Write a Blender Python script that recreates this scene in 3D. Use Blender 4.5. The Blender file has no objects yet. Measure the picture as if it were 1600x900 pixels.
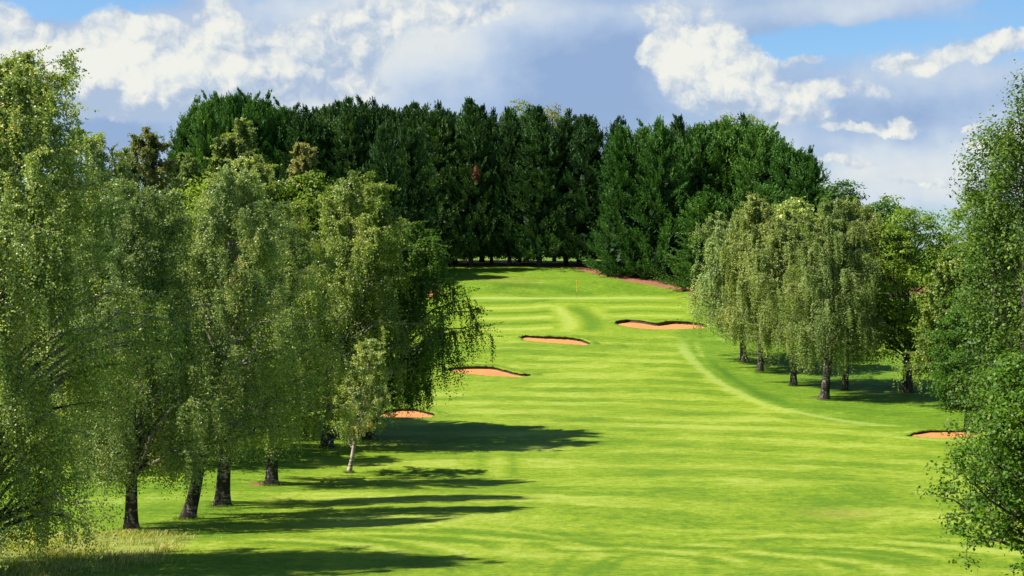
import bpy, math
import numpy as np

# ------------------------------------------------------------------ basics
SC = bpy.context.scene
COL = SC.collection
F = 2222.0            # focal length in pixels of a 1600 px wide picture (50 mm lens)
CZ = 11.3             # eye height above the valley floor
HOR = 400.0           # picture row of the eye level


def link(o, parent=None):
    COL.objects.link(o)
    if parent is not None:
        o.parent = parent
    return o


def tag(o, label=None, cat=None, group=None, kind=None):
    if label: o['label'] = label
    if cat: o['category'] = cat
    if group: o['group'] = group
    if kind: o['kind'] = kind
    return o


def make_mesh(name, V, Q, mats, smooth=False, fattr=None, vattr=None, midx=None):
    """V (n,3) float, Q (m,4) or (m,3) int faces"""
    V = np.ascontiguousarray(V, np.float32)
    Q = np.ascontiguousarray(Q, np.int32)
    k = Q.shape[1]
    me = bpy.data.meshes.new(name)
    me.vertices.add(len(V)); me.vertices.foreach_set('co', V.ravel())
    me.loops.add(Q.size); me.loops.foreach_set('vertex_index', Q.ravel())
    me.polygons.add(len(Q))
    me.polygons.foreach_set('loop_start', np.arange(0, Q.size, k, dtype=np.int32))
    me.polygons.foreach_set('loop_total', np.full(len(Q), k, np.int32))
    if smooth:
        me.polygons.foreach_set('use_smooth', np.ones(len(Q), bool))
    for m in (mats if isinstance(mats, (list, tuple)) else [mats]):
        me.materials.append(m)
    if midx is not None:
        me.polygons.foreach_set('material_index', np.ascontiguousarray(midx, np.int32))
    me.update(calc_edges=True)
    for nm, a in (fattr or {}).items():
        at = me.attributes.new(nm, 'FLOAT', 'FACE'); at.data.foreach_set('value', np.ascontiguousarray(a, np.float32))
    for nm, a in (vattr or {}).items():
        at = me.attributes.new(nm, 'FLOAT', 'POINT'); at.data.foreach_set('value', np.ascontiguousarray(a, np.float32))
    return me


def smooth01(x, a, b):
    t = np.clip((x - a) / (b - a), 0, 1)
    return t * t * (3 - 2 * t)


# ------------------------------------------------------------------ terrain
_Yp = np.array([-400, -60, -20, 0, 10, 20, 30, 40, 48, 56, 70, 85, 110, 125, 137, 150, 165, 180, 188, 198.5, 203, 212, 221, 232, 250, 300, 400, 1000, 6000], float)
_Dp = np.array([1.5, 1.5, 1.6, 2.2, 4.1, 6.4, 8.5, 10.1, 10.8, 11.0, 11.2, 11.3, 11.2, 10.8, 10.2, 9.2, 8.0, 6.6, 5.72, 5.72, 4.9, 3.1, 1.75, 1.15, .8, .6, .5, .8, 1.0], float)
_yf = np.arange(-400, 6000, .5)
_df = np.interp(_yf, _Yp, _Dp)
_k = np.exp(-np.linspace(-2, 2, 13) ** 2); _k /= _k.sum()
_df = np.convolve(np.pad(_df, 6, 'edge'), _k, 'valid')


def vnoise(x, y, seed=0):
    """smooth value noise in -1..1"""
    xi = np.floor(x).astype(np.int64); yi = np.floor(y).astype(np.int64)
    fx = x - xi; fy = y - yi
    fx = fx * fx * (3 - 2 * fx); fy = fy * fy * (3 - 2 * fy)
    def h(a, b):
        n = (a * 374761393 + b * 668265263 + seed * 1442695041) & 0xffffffff
        n = ((n ^ (n >> 13)) * 1274126177) & 0xffffffff
        return ((n ^ (n >> 16)) & 0xffff) / 32767.5 - 1
    return (h(xi, yi) * (1 - fx) + h(xi + 1, yi) * fx) * (1 - fy) + (h(xi, yi + 1) * (1 - fx) + h(xi + 1, yi + 1) * fx) * fy


def base_h(X, Y):
    X = np.asarray(X, float); Y = np.asarray(Y, float)
    z = CZ - np.interp(Y, _yf, _df)
    z = z + 0.05 * np.clip(-X - 24, 0, 80) + 0.03 * np.clip(X - 40, 0, 60)
    near = smooth01(Y, 20, 50) * (1 - smooth01(Y, 300, 500))
    z = z + near * (0.13 * vnoise(X / 13, Y / 9, 1) + 0.05 * vnoise(X / 4.5, Y / 4, 2) + .012 * vnoise(X / 1.2, Y / 1.4, 5))
    flat = np.exp(-(((X - 10) / 15) ** 4 + ((Y - 193) / 7) ** 4))          # putting surface keeps level
    z = z * (1 - flat) + (CZ - 5.72) * flat
    # mounds: behind the green, beside the bunkers, in the fairway
    for mx, my, rx, ry, h in MOUNDS:
        z = z + h * np.exp(-(((X - mx) / rx) ** 2 + ((Y - my) / ry) ** 2))
    return z


MOUNDS = [(-3.5, 205, 6, 3.5, .55), (14, 207, 8, 3, .5), (4, 204, 3, 6, -.25), (15.5, 67.0, 2.6, 1.8, .22),
          (-2, 134, 5, 2.0, .35), (5, 154, 6, 2.0, .35), (20, 167, 7, 2.2, .45)]


def cast(px, py, hf=None, ymin=30., ymax=420.):
    """picture point -> ground point"""
    Y = np.arange(ymin, ymax, .1)
    X = (px - 800) / F * Y
    g = (hf or base_h)(X, Y)
    r = CZ - (py - HOR) / F * Y
    i = np.argmax(g >= r)
    if g[i] < r[i]: i = len(Y) - 1
    return np.array([X[i], Y[i], g[i]])


def cast_list(pts):
    return np.array([cast(*p) for p in pts])


def catmull(P, n=8, closed=False):
    P = np.asarray(P, float); N = len(P); out = []
    rng = range(N) if closed else range(N - 1)
    for i in rng:
        if closed:
            a, b, c, d = P[(i - 1) % N], P[i], P[(i + 1) % N], P[(i + 2) % N]
        else:
            a, b, c, d = P[max(i - 1, 0)], P[i], P[i + 1], P[min(i + 2, N - 1)]
        for t in np.arange(n) / n:
            out.append(.5 * ((2 * b) + (-a + c) * t + (2 * a - 5 * b + 4 * c - d) * t * t + (-a + 3 * b - 3 * c + d) * t ** 3))
    if not closed: out.append(P[-1])
    return np.array(out)


def seg_dist(X, Y, P):
    """distance to polyline P (k,2), and position along it 0..1"""
    best = np.full(X.shape, 1e9); pos = np.zeros(X.shape)
    n = len(P) - 1
    for i in range(n):
        a = P[i]; b = P[i + 1]; d = b - a; L = (d ** 2).sum() + 1e-9
        t = np.clip(((X - a[0]) * d[0] + (Y - a[1]) * d[1]) / L, 0, 1)
        q = np.hypot(X - a[0] - t * d[0], Y - a[1] - t * d[1])
        m = q < best
        best = np.where(m, q, best); pos = np.where(m, (i + t) / n, pos)
    return best, pos


def in_poly(X, Y, P):
    c = np.zeros(X.shape, bool); n = len(P)
    for i in range(n):
        x1, y1 = P[i][:2]; x2, y2 = P[(i + 1) % n][:2]
        if y1 == y2: continue
        m = ((y1 > Y) != (y2 > Y)) & (X < (x2 - x1) * (Y - y1) / (y2 - y1) + x1)
        c ^= m
    return c


# bunker rims, measured on the photograph and laid on the ground (far edge first, left to right, then the near edge back)
BUNK = [
    ('long orange sand bunker with a dark turf lip, nearest the green', 0.32,
     [(961, 504), (978, 500), (1002, 501), (1028, 505), (1050, 502), (1075, 503), (1100, 506), (1100, 512), (1060, 514), (1020, 514), (985, 511)]),
    ('middle orange sand bunker with a dark far lip, left of centre fairway', 0.22,
     [(815, 526), (822, 524.5), (850, 526), (880, 527), (905, 530), (922, 536), (918, 539), (885, 537), (845, 534), (822, 531)]),
    ('orange sand bunker beside the drooping branches of the left trees', 0.17,
     [(700, 576), (720, 574), (745, 573.5), (770, 574), (790, 579), (812, 584), (830, 585.5), (822, 588), (790, 588), (745, 585), (712, 581)]),
    ('sand bunker half hidden behind the small white-stemmed birch', 0.12,
     [(590, 646), (620, 640), (650, 640), (668, 644), (682, 649), (668, 652), (630, 652), (600, 651)]),
    ('pale sand bunker at the right, half hidden by the near oak leaves', 0.05,
     [(1422, 680), (1440, 675.5), (1465, 674), (1495, 674), (1525, 675), (1528, 681), (1495, 683.5), (1450, 683)]),
    ('small far sand bunker left of the green, peeping past the birch crown', 0.25,
     [(655, 453), (668, 447), (680, 447), (689, 454), (691, 460), (680, 464), (662, 463)]),
]
RIMS = []
for lab, dep, pts in BUNK:
    w = cast_list(catmull(pts, 6, True))
    w += 0.03 * np.stack([vnoise(w[:, 0] * 1.7, w[:, 1] * 1.7, 7), vnoise(w[:, 0] * 1.7, w[:, 1] * 1.7, 8), 0 * w[:, 0]], 1)
    RIMS.append(w)


def bunk_info(X, Y, i):
    """inside mask, distance to rim, 0..1 nearness of the far side"""
    w = RIMS[i]
    y0, y1 = w[:, 1].min(), w[:, 1].max(); x0, x1 = w[:, 0].min(), w[:, 0].max()
    sel = (X > x0 - 2) & (X < x1 + 2) & (Y > y0 - 2) & (Y < y1 + 2)
    ins = np.zeros(X.shape, bool); d = np.full(X.shape, 9.)
    if sel.any():
        ins[sel] = in_poly(X[sel], Y[sel], w)
        d[sel] = seg_dist(X[sel], Y[sel], np.vstack([w, w[:1]])[:, :2])[0]
    return ins, d


def sand_h(X, Y, i, d, ins):
    w = RIMS[i]; dep = BUNK[i][1]
    # far rim height above: how close the point is to the far rim
    n = len(w); far = w[: int(n * .58)]
    dfar = seg_dist(X, Y, far[:, :2])[0]
    k = np.exp(-(dfar / 1.6) ** 2)
    z = base_h(X, Y) - np.where(ins, dep * k * .95 + 0.06 * smooth01(d, 0, .8) + .02, 0.05)
    return z


# ------------------------------------------------------------------ material helpers
class NG:
    def __init__(s, nt):
        s.nt = nt; s.N = nt.nodes; s.L = nt.links
    def node(s, t, **kw):
        n = s.N.new(t)
        for k, v in kw.items():
            if k == 'inp':
                for a, b in v.items(): s.set(n, a, b)
            else: setattr(n, k, v)
        return n
    def set(s, n, a, b):
        if hasattr(b, 'is_output') or isinstance(b, bpy.types.NodeSocket): s.L.new(b, n.inputs[a])
        else: n.inputs[a].default_value = b
    def m(s, op, a, b=None, c=None, clamp=False):
        n = s.N.new('ShaderNodeMath'); n.operation = op; n.use_clamp = clamp
        for i, v in enumerate((a, b, c)):
            if v is not None: s.set(n, i, v)
        return n.outputs[0]
    def v(s, op, a, b=None, c=None):
        n = s.N.new('ShaderNodeVectorMath'); n.operation = op
        for i, x in enumerate((a, b, c)):
            if x is not None: s.set(n, i, x)
        return n.outputs['Value' if op in ('DOT_PRODUCT', 'LENGTH', 'DISTANCE') else 'Vector']
    def noise(s, vec, scale=1., detail=4., rough=.55, lac=2., dist=0., col=False, dim='3D'):
        n = s.node('ShaderNodeTexNoise', noise_dimensions=dim, inp={'Vector': vec, 'Scale': scale, 'Detail': detail, 'Roughness': rough, 'Lacunarity': lac, 'Distortion': dist})
        return n.outputs['Color' if col else 'Fac']
    def ss(s, x, a, b, lo=0., hi=1.):
        n = s.N.new('ShaderNodeMapRange'); n.interpolation_type = 'SMOOTHSTEP'
        s.set(n, 'Value', x); n.inputs['From Min'].default_value = a; n.inputs['From Max'].default_value = b
        n.inputs['To Min'].default_value = lo; n.inputs['To Max'].default_value = hi
        return n.outputs[0]
    def mix(s, f, a, b):
        n = s.N.new('ShaderNodeMix'); n.data_type = 'RGBA'
        s.set(n, 0, f); s.set(n, 6, a if not isinstance(a, tuple) else (*a, 1)[:4]); s.set(n, 7, b if not isinstance(b, tuple) else (*b, 1)[:4])
        return n.outputs[2]
    def attr(s, name):
        n = s.N.new('ShaderNodeAttribute'); n.attribute_name = name; return n.outputs['Fac']
    def ramp(s, f, stops):
        n = s.N.new('ShaderNodeValToRGB'); e = n.color_ramp.elements
        while len(e) > 1: e.remove(e[-1])
        e[0].position = stops[0][0]; e[0].color = (*stops[0][1], 1)
        for p, c in stops[1:]:
            q = e.new(p); q.color = (*c, 1)
        s.set(n, 0, f); return n.outputs[0]
    def scl(s, vec, sc):
        return s.v('MULTIPLY', vec, tuple(sc))


def new_mat(name):
    m = bpy.data.materials.new(name); m.use_nodes = True
    m.node_tree.nodes.clear()
    g = NG(m.node_tree); out = g.node('ShaderNodeOutputMaterial')
    return m, g, out


def leaf_mat(name, stops, trans=.46, rough=.55, spec=.25, tcol=(1.3, 1.22, .5), var=.14):
    """stops: ramp over the per leaf tint attribute"""
    m, g, out = new_mat(name)
    c = g.ramp(g.attr('tint'), stops)
    oi = g.node('ShaderNodeObjectInfo').outputs['Random']
    hsv = g.node('ShaderNodeHueSaturation', inp={'Color': c})
    g.set(hsv, 'Value', g.m('MULTIPLY_ADD', oi, 2 * var, 1 - var))
    g.set(hsv, 'Hue', g.m('MULTIPLY_ADD', oi, -.02, .51))
    c = hsv.outputs[0]
    p = g.node('ShaderNodeBsdfPrincipled', inp={'Base Color': c, 'Roughness': rough, 'Specular IOR Level': spec})
    t = g.node('ShaderNodeBsdfTranslucent', inp={'Color': g.v('MULTIPLY', c, tcol)})
    mx = g.node('ShaderNodeMixShader', inp={0: trans, 1: p.outputs[0], 2: t.outputs[0]})
    g.L.new(mx.outputs[0], out.inputs[0])
    return m


def bark_mat(name, kind):
    m, g, out = new_mat(name)
    co = g.node('ShaderNodeTexCoord').outputs['Object']
    if kind == 'birch':
        n1 = g.noise(g.scl(co, (3, 3, 1.6)), 1.6, 5, .65)
        n2 = g.noise(g.scl(co, (2, 2, 9)), 1.2, 4, .6)
        low = g.ss(g.v('DOT_PRODUCT', co, (0, 0, 1)), .2, 4.5, .10, 0.0)     # rough black bark towards the foot of old birches
        k = g.ss(g.m('SUBTRACT', g.m('MULTIPLY_ADD', n2, .45, g.m('MULTIPLY', n1, .55)), low), .41, .50)
        fine = g.noise(co, 30, 3, .6)
        c = g.mix(k, (.026, .020, .015), g.mix(fine, (.10, .085, .07), (.25, .22, .18)))
        h = g.m('MULTIPLY_ADD', k, .5, g.m('MULTIPLY', fine, .3)); d = .03
    elif kind == 'white':
        n1 = g.noise(g.scl(co, (3, 3, 12)), 1.5, 4, .6)
        k = g.ss(n1, .40, .56)
        c = g.mix(k, (.06, .042, .03), (.42, .35, .27)); h = n1; d = .01
    else:
        n1 = g.noise(g.scl(co, (5, 5, 1.2)), 1.8, 6, .65)
        c = g.mix(g.ss(n1, .35, .65), (.012, .009, .007), (.10, .078, .055)); h = n1; d = .05
    bp = g.node('ShaderNodeBump', inp={'Strength': .8, 'Distance': d, 'Height': h})
    p = g.node('ShaderNodeBsdfPrincipled', inp={'Base Color': c, 'Roughness': .85, 'Specular IOR Level': .2, 'Normal': bp.outputs[0]})
    g.L.new(p.outputs[0], out.inputs[0])
    return m


M = {}
M['birch_leaf'] = leaf_mat('birch_leaf', [(0, (0.09296, 0.1504, 0.03697)), (.45, (0.2471, 0.3324, 0.07395)), (.8, (0.4213, 0.4773, 0.1294)), (.93, (0.6101, 0.5784, 0.2157)), (1, (0.552, 0.3324, 0.1232))], spec=.5, rough=.45)
M['birch_olive'] = leaf_mat('birch_olive_leaf', [(0, (0.07482, 0.1137, 0.0271)), (.45, (0.1946, 0.2622, 0.05927)), (.8, (0.2992, 0.3498, 0.0982)), (.95, (0.4039, 0.4022, 0.1694)), (1, (0.2543, 0.1748, 0.06774))])
M['birch_yellow'] = leaf_mat('birch_yellow_green_leaf', [(0, (0.06908, 0.1135, 0.0179)), (.5, (0.2245, 0.3004, 0.0373)), (.9, (0.3799, 0.4338, 0.06713)), (1, (0.4317, 0.4004, 0.1045))], spec=.5, rough=.45)
M['lime_leaf'] = leaf_mat('lime_green_leaf', [(0, (0.05792, 0.1009, 0.01069)), (.5, (0.1416, 0.2353, 0.01711)), (1, (0.2317, 0.325, 0.03208))])
M['dark_leaf'] = leaf_mat('dark_green_leaf', [(0, (0.02318, 0.06075, 0.004374)), (.55, (0.05794, 0.135, 0.008752)), (.9, (0.1094, 0.2026, 0.0164)), (1, (0.1545, 0.216, 0.02186))])
M['oak_leaf'] = leaf_mat('oak_leaf', [(0, (0.02757, 0.0675, 0.005852)), (.5, (0.07717, 0.162, 0.0117)), (.88, (0.1543, 0.2429, 0.02341)), (1, (0.2866, 0.27, 0.02926))], rough=.5, spec=.25)
M['poplar_leaf'] = leaf_mat('poplar_leaf', [(0, (0.02565, 0.05966, 0.006815)), (.5, (0.07272, 0.141, 0.01704)), (.9, (0.1454, 0.217, 0.04089)), (1, (0.2053, 0.2279, 0.06132))], rough=.5, spec=.25)
M['brown_leaf'] = leaf_mat('tawny_leaf', [(0, (0.08356, 0.1027, 0.03089)), (.5, (0.2006, 0.2241, 0.06006)), (1, (0.351, 0.2989, 0.103))])
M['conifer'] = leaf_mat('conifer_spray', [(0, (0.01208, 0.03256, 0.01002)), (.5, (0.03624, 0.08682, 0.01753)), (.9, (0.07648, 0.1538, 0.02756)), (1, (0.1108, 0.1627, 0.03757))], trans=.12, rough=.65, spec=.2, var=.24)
M['conifer_lit'] = leaf_mat('conifer_spray_sunlit', [(0, (0.02102, 0.05416, 0.01012)), (.5, (0.05889, 0.145, 0.02024)), (.9, (0.1157, 0.2417, 0.03289)), (1, (0.1682, 0.232, 0.04428))], trans=.15, rough=.65, spec=.2, var=.24)  # same sprays, with the sunlit look put into lighter greens
M['rust'] = leaf_mat('dead_conifer_spray', [(0, (.06, .022, .010)), (1, (.20, .07, .03))], trans=.1)
M['birch_bark'] = bark_mat('birch_bark', 'birch')
M['white_bark'] = bark_mat('white_bark', 'white')
M['bark'] = bark_mat('bark', 'dark')


# ------------------------------------------------------------------ ground
def axis(parts):
    out = [np.array([parts[0][0]])]
    for a, b, n in parts: out.append(np.linspace(a, b, n + 1)[1:])
    return np.concatenate(out)


def geo(a, b, s0, ratio=1.18):
    """growing spacing from a to b"""
    L = abs(b - a); xs = []; x = s0; s = s0
    while x < L: xs.append(x); s *= ratio; x += s
    xs.append(L); xs = np.array(xs)
    return a + np.sign(b - a) * xs


def build_ground():
    xs = np.concatenate([geo(-28, -5000, .35)[::-1], np.arange(-28, 44.01, .28), geo(44, 5000, .35)])
    ys = np.concatenate([geo(46, -350, .4)[::-1], np.arange(46, 222.01, .28), geo(222, 6000, .4)])
    X, Y = np.meshgrid(xs, ys)
    Z = base_h(X, Y)
    for i in range(len(BUNK)):
        ins, d = bunk_info(X, Y, i)
        fr = RIMS[i][: int(len(RIMS[i]) * .62)]; farside = (d < .34) & (Y > np.interp(X, fr[:, 0], fr[:, 1]) - .1) & (X > fr[:, 0].min()) & (X < fr[:, 0].max())
        Z = Z - np.where(ins | farside, 1.0, 0)
        # the turf rolls up a little at the far lip
        far = RIMS[i][: int(len(RIMS[i]) * .5)]
        near = (np.abs(X - far[:, 0].mean()) < 14) & (np.abs(Y - far[:, 1].mean()) < 14)
        dd = np.full(X.shape, 9.); dd[near] = seg_dist(X[near], Y[near], far[:, :2])[0]
        Z = Z + (~ins) * .07 * np.exp(-(dd / .7) ** 2) * (Y > RIMS[i][:, 1].mean())
    far_m = Y < 2000
    # --- masks for how the turf is kept and for painted ridge shading (all in ground metres)
    rough = np.zeros(X.shape); light = np.zeros(X.shape); dark = np.zeros(X.shape); soil = np.zeros(X.shape)
    green = np.zeros(X.shape); stripe = np.zeros(X.shape); straw = np.zeros(X.shape)
    wob = .8 * vnoise(X / 5, Y / 5, 11) + .3 * vnoise(X / 1.7, Y / 1.7, 12)
    # rough right of the fairway
    rb = cast_list([(1090, 470), (1075, 500), (1045, 520), (1050, 545), (1085, 582), (1150, 618), (1230, 645), (1320, 664), (1420, 672), (1600, 676), (1900, 676)])
    right_poly = np.vstack([rb[:, :2], [[400, rb[-1, 1]], [400, 500], [rb[0, 0] + 3, 500]]])
    ins = in_poly(X + wob * .4, Y + wob, right_poly)
    d, _ = seg_dist(X, Y, rb[:, :2])
    rough = np.maximum(rough, smooth01(np.where(ins, d, -d), -.5, 1.5))
    # rough under the left trees and behind
    lb = cast_list([(330, 850), (430, 790), (520, 740), (560, 700), (610, 668), (640, 655), (700, 600), (710, 560), (720, 500), (735, 470)])
    left_poly = np.vstack([lb[:, :2], [[lb[-1, 0] - 1, 500], [-400, 500], [-400, lb[0, 1]]]])
    ins = in_poly(X + wob * .5, Y + wob, left_poly)
    d, _ = seg_dist(X, Y, lb[:, :2])
    rough = np.maximum(rough, .75 * smooth01(np.where(ins, d, -d), -1, 3))
    rough = np.maximum(rough, smooth01(Y, 199, 201.5) * .9)
    # semi rough collars round bunkers
    for i in range(len(BUNK)):
        insb, d = bunk_info(X, Y, i)
        rough = np.maximum(rough, .55 * np.exp(-(d / 1.5) ** 2))
    band = np.exp(-((Y - 146) / 4.5) ** 2) * .35 * (np.abs(X) < 22)
    rough = np.maximum(rough, band)
    # green
    gm = np.exp(-(((X - 8.0) / 14.5) ** 6 + ((Y - 193.2) / 4.9) ** 6))
    green = np.maximum(green, smooth01(gm, .3, .7)); rough *= (1 - green)
    # worn buggy track and its neighbours
    def stroke(pts, w, amp, arr, fade=True, sharp=2):
        P = catmull(cast_list(pts)[:, :2], 5)
        d, pos = seg_dist(X, Y, P)
        e = np.exp(-(d / w) ** sharp) * amp
        if fade: e = e * np.clip(np.minimum(pos, 1 - pos) * 6, 0, 1)
        return np.maximum(arr, e)
    light = stroke([(1062, 520), (1068, 545), (1100, 580), (1150, 612), (1210, 637), (1290, 653), (1370, 664), (1430, 666)], .62, 1.0, light)
    light = stroke([(1110, 600), (1165, 625), (1235, 648), (1310, 660)], .18, .6, light)
    light = stroke([(1085, 530), (1100, 560), (1135, 592), (1185, 618)], .35, .5, light)
    light = stroke([(1180, 640), (1240, 662), (1330, 668), (1425, 676)], .3, .35, light)
    light = stroke([(1230, 660), (1290, 650), (1340, 640)], .25, .3, light)
    dark = stroke([(1098, 555), (1135, 588), (1180, 612), (1240, 634)], .7, .75, dark)
    dark = stroke([(1060, 560), (1090, 600), (1140, 625)], 1.2, .3, dark)
    light = stroke([(872, 474), (876, 486), (888, 498), (893, 510), (880, 520)], 1.1, .9, light)
    dark = stroke([(892, 476), (905, 486), (922, 497), (926, 510), (915, 520)], 1.2, .9, dark)
    light = stroke([(925, 478), (938, 488), (948, 500)], .9, .5, light)
    dark = stroke([(960, 536), (975, 540), (976, 545)], .5, .6, dark)
    # mown sweeps left of the green
    for k in range(6):
        y = 474 + k * 8
        a = stroke([(735, y), (790, y - 1 + k * .3), (835, y - 3 + k * .5), (868, y - 7 + k * .8)], 1.15, 1.0, np.zeros(X.shape))
        if k % 2: light = np.maximum(light, a)
        else: dark = np.maximum(dark, a * .85)
    for k in range(5):
        y = 474 + k * 7
        a = stroke([(930, y + 1), (990, y - 2), (1050, y - 1), (1070, y)], 1.0, .6, np.zeros(X.shape))
        if k % 2: light = np.maximum(light, a)
        else: dark = np.maximum(dark, a)
    # turning marks of the mower at the near end of the fairway
    R = np.random.RandomState(5)
    for cx, cy, r0, n in ((930, 888, 3.2, 4), (1110, 895, 3.5, 3), (1240, 880, 3.0, 4), (1350, 885, 4, 4), (420, 868, 2.5, 4), (590, 862, 3.0, 4), (700, 870, 3, 3)):
        c = cast(cx, cy)
        for k in range(n):
            rr = r0 + k * .75; a0 = -2.4 + R.rand() * .3; a1 = a0 + 1.4 + R.rand()
            th = np.linspace(a0 + 2.2, a1 + 2.2, 9)
            P = np.stack([c[0] + rr * 1.5 * np.cos(th), c[1] + rr * np.sin(th)], 1)
            d, pos = seg_dist(X, Y, P)
            e = np.exp(-(d / .27) ** 2) * (.75 + .25 * R.rand()) * np.clip(np.minimum(pos, 1 - pos) * 5, 0, 1)
            if k % 2: light = np.maximum(light, e)
            else: dark = np.maximum(dark, e)
    for x0 in (752, 800):
        dark = stroke([(x0, 748), (x0 + 2, 728), (x0 - 2, 705)], .3, .55, dark)
    light = stroke([(775, 748), (778, 728), (775, 705)], .4, .3, light)
    for (a, b, c_, d_) in ((860, 905, 905, 862), (905, 905, 960, 868), (940, 900, 985, 866)):
        dark = stroke([(a, b), ((a + c_) / 2 - 4, (b + d_) / 2), (c_, d_)], .16, .7, dark)
    dark = stroke([(1105, 862), (1104, 880), (1100, 900)], .25, .6, dark)
    dark = stroke([(1170, 870), (1178, 885), (1180, 900)], .25, .4, dark)
    # dark lines across the fairway
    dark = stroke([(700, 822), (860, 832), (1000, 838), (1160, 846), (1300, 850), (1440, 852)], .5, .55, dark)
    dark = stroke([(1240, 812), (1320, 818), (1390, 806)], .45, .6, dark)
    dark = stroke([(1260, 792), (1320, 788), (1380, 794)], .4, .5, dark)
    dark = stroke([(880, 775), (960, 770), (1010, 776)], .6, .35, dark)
    # behind the green
    dark = stroke([(760, 462), (800, 446), (850, 448), (900, 458), (950, 464)], 1.2, .5, dark)  # shading of the mound's ridge, painted as a dark line
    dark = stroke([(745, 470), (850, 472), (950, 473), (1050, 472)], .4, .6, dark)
    c = cast(1318, 803); tan = np.exp(-(((X - c[0]) / 1.6) ** 2 + ((Y - c[1]) / 1.1) ** 2))
    c = cast(780, 438); tan = np.maximum(tan, .9 * np.exp(-(((X - c[0]) / 5.0) ** 2 + ((Y - c[1]) / 2.2) ** 2)))
    c = cast(1330, 780); tan = np.maximum(tan, .0 * X)
    # bare needle covered soil under the conifers
    sp = cast_list([(560, 416), (700, 413), (790, 414), (880, 417), (935, 430), (975, 440), (1010, 447), (1075, 457), (1150, 470)])
    d, _ = seg_dist(X, Y, sp[:, :2])
    sb = np.interp(X, sp[:, 0], sp[:, 1])
    on = (Y > sb + .5 * wob)
    soil = np.where(on, smooth01(Y - sb - .4 * wob, 0, 1.0), 0) * (Y < 250) * (1 - smooth01(Y - sb, 14, 18)) * (X > -60) * (X < 60)
    for bx, by, r in ((425, 757, .75), (205, 829, .6), (348, 790, .7), (295, 811, .6), (510, 700, .8), (1290, 623, .9), (1418, 613, .8), (1240, 602, .5), (1188, 580, .5), (1163, 566, .6), (1320, 610, .6), (547, 738, .3)):
        c = cast(bx, by)
        soil = np.maximum(soil, (.85 if bx in (425, 1290) else .58) * np.exp(-(np.hypot((X - c[0] + .3 * r) / (1.6 if bx == 425 else 1), Y - c[1]) / r) ** 2))
    st = cast_list([(-60, 838), (60, 832), (150, 829), (240, 829), (312, 835), (318, 842), (285, 858), (255, 880), (150, 896), (60, 905), (-60, 905)])
    ins = in_poly(X + .2 * wob, Y + .2 * wob, st); d, _ = seg_dist(X, Y, np.vstack([st, st[:1]])[:, :2])
    straw = smooth01(np.where(ins, d, -d), -.1, .8)
    calm = smooth01(Y, 152, 160) * (1 - .5 * smooth01(Y, 190, 200))
    nx, ny = len(xs), len(ys)
    idx = np.arange(nx * ny).reshape(ny, nx)
    Q = np.stack([idx[:-1, :-1], idx[:-1, 1:], idx[1:, 1:], idx[1:, :-1]], -1).reshape(-1, 4)
    V = np.stack([X, Y, Z], -1).reshape(-1, 3)
    # material
    m, g, out = new_mat('mown_grass')
    co = g.node('ShaderNodeTexCoord').outputs['Object']
    A = {k: g.attr(k) for k in ('rough', 'light', 'dark', 'soil', 'green', 'tan', 'straw', 'calm')}
    warp = g.noise(g.scl(co, (.05, .08, 0)), 1, 2, .5, col=True)
    cw = g.v('ADD', co, g.v('MULTIPLY', g.v('SUBTRACT', warp, (.5, .5, .5)), (6, 5, 0)))
    rag = g.noise(g.scl(co, (.9, 1.0, 0)), 1, 4, .65, col=True)
    cr = g.v('ADD', cw, g.v('MULTIPLY', g.v('SUBTRACT', rag, (.5, .5, .5)), (4.5, 1.6, 0)))
    s1 = g.noise(g.scl(cr, (.20, .21, 0)), 1, 3, .5)                       # mown patches running across
    s2 = g.noise(g.scl(cr, (.45, .75, 0)), 1, 3, .55)
    s3 = g.noise(g.scl(co, (.05, .06, 0)), 1, 3, .5)                       # broad patches
    xyz = g.node('ShaderNodeSeparateXYZ', inp={0: g.v('ADD', co, g.v('ADD', g.v('MULTIPLY', g.v('SUBTRACT', rag, (.5, .5, .5)), (0, 2.4, 0)), g.v('MULTIPLY', g.v('SUBTRACT', warp, (.5, .5, .5)), (0, 7, 0))))})
    ph = g.m('MULTIPLY_ADD', xyz.outputs[0], .12, xyz.outputs[1])
    ph = g.m('MULTIPLY_ADD', g.m('MULTIPLY', xyz.outputs[0], xyz.outputs[0]), .007, ph)
    wv = g.ss(g.m('SINE', g.m('MULTIPLY', ph, 1.0)), -.5, .5, -.5, .5)      # passes of the mower, about seven metres a pair
    wv = g.m('MULTIPLY', wv, g.ss(g.noise(g.scl(co, (.15, .12, 0)), 1, 3, .6), .32, .62, .05, .5))
    f1 = g.noise(g.scl(co, (.7, 1.0, 0)), 1.5, 6, .78)
    fine = g.noise(g.scl(co, (1, 1.0, 0)), 3.5, 7, .9)
    lev = g.m('ADD', g.m('MULTIPLY', g.m('SUBTRACT', s1, .5), 1.15), g.m('MULTIPLY', g.m('SUBTRACT', s2, .5), .65))
    lev = g.m('ADD', lev, wv)
    lev = g.m('ADD', lev, g.m('MULTIPLY', g.m('SUBTRACT', s3, .5), .9))
    lev = g.m('MULTIPLY', lev, g.m('MULTIPLY_ADD', A['rough'], -.45, 1.))
    lev = g.m('MULTIPLY', lev, g.m('MULTIPLY_ADD', A['calm'], -.8, 1.))
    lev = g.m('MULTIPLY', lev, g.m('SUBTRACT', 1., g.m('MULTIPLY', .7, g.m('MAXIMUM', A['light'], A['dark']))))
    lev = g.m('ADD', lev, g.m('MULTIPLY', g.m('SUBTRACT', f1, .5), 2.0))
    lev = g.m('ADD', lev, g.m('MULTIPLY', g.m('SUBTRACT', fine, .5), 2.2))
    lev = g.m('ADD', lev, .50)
    lev = g.m('MULTIPLY_ADD', A['light'], .62, lev)
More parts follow.
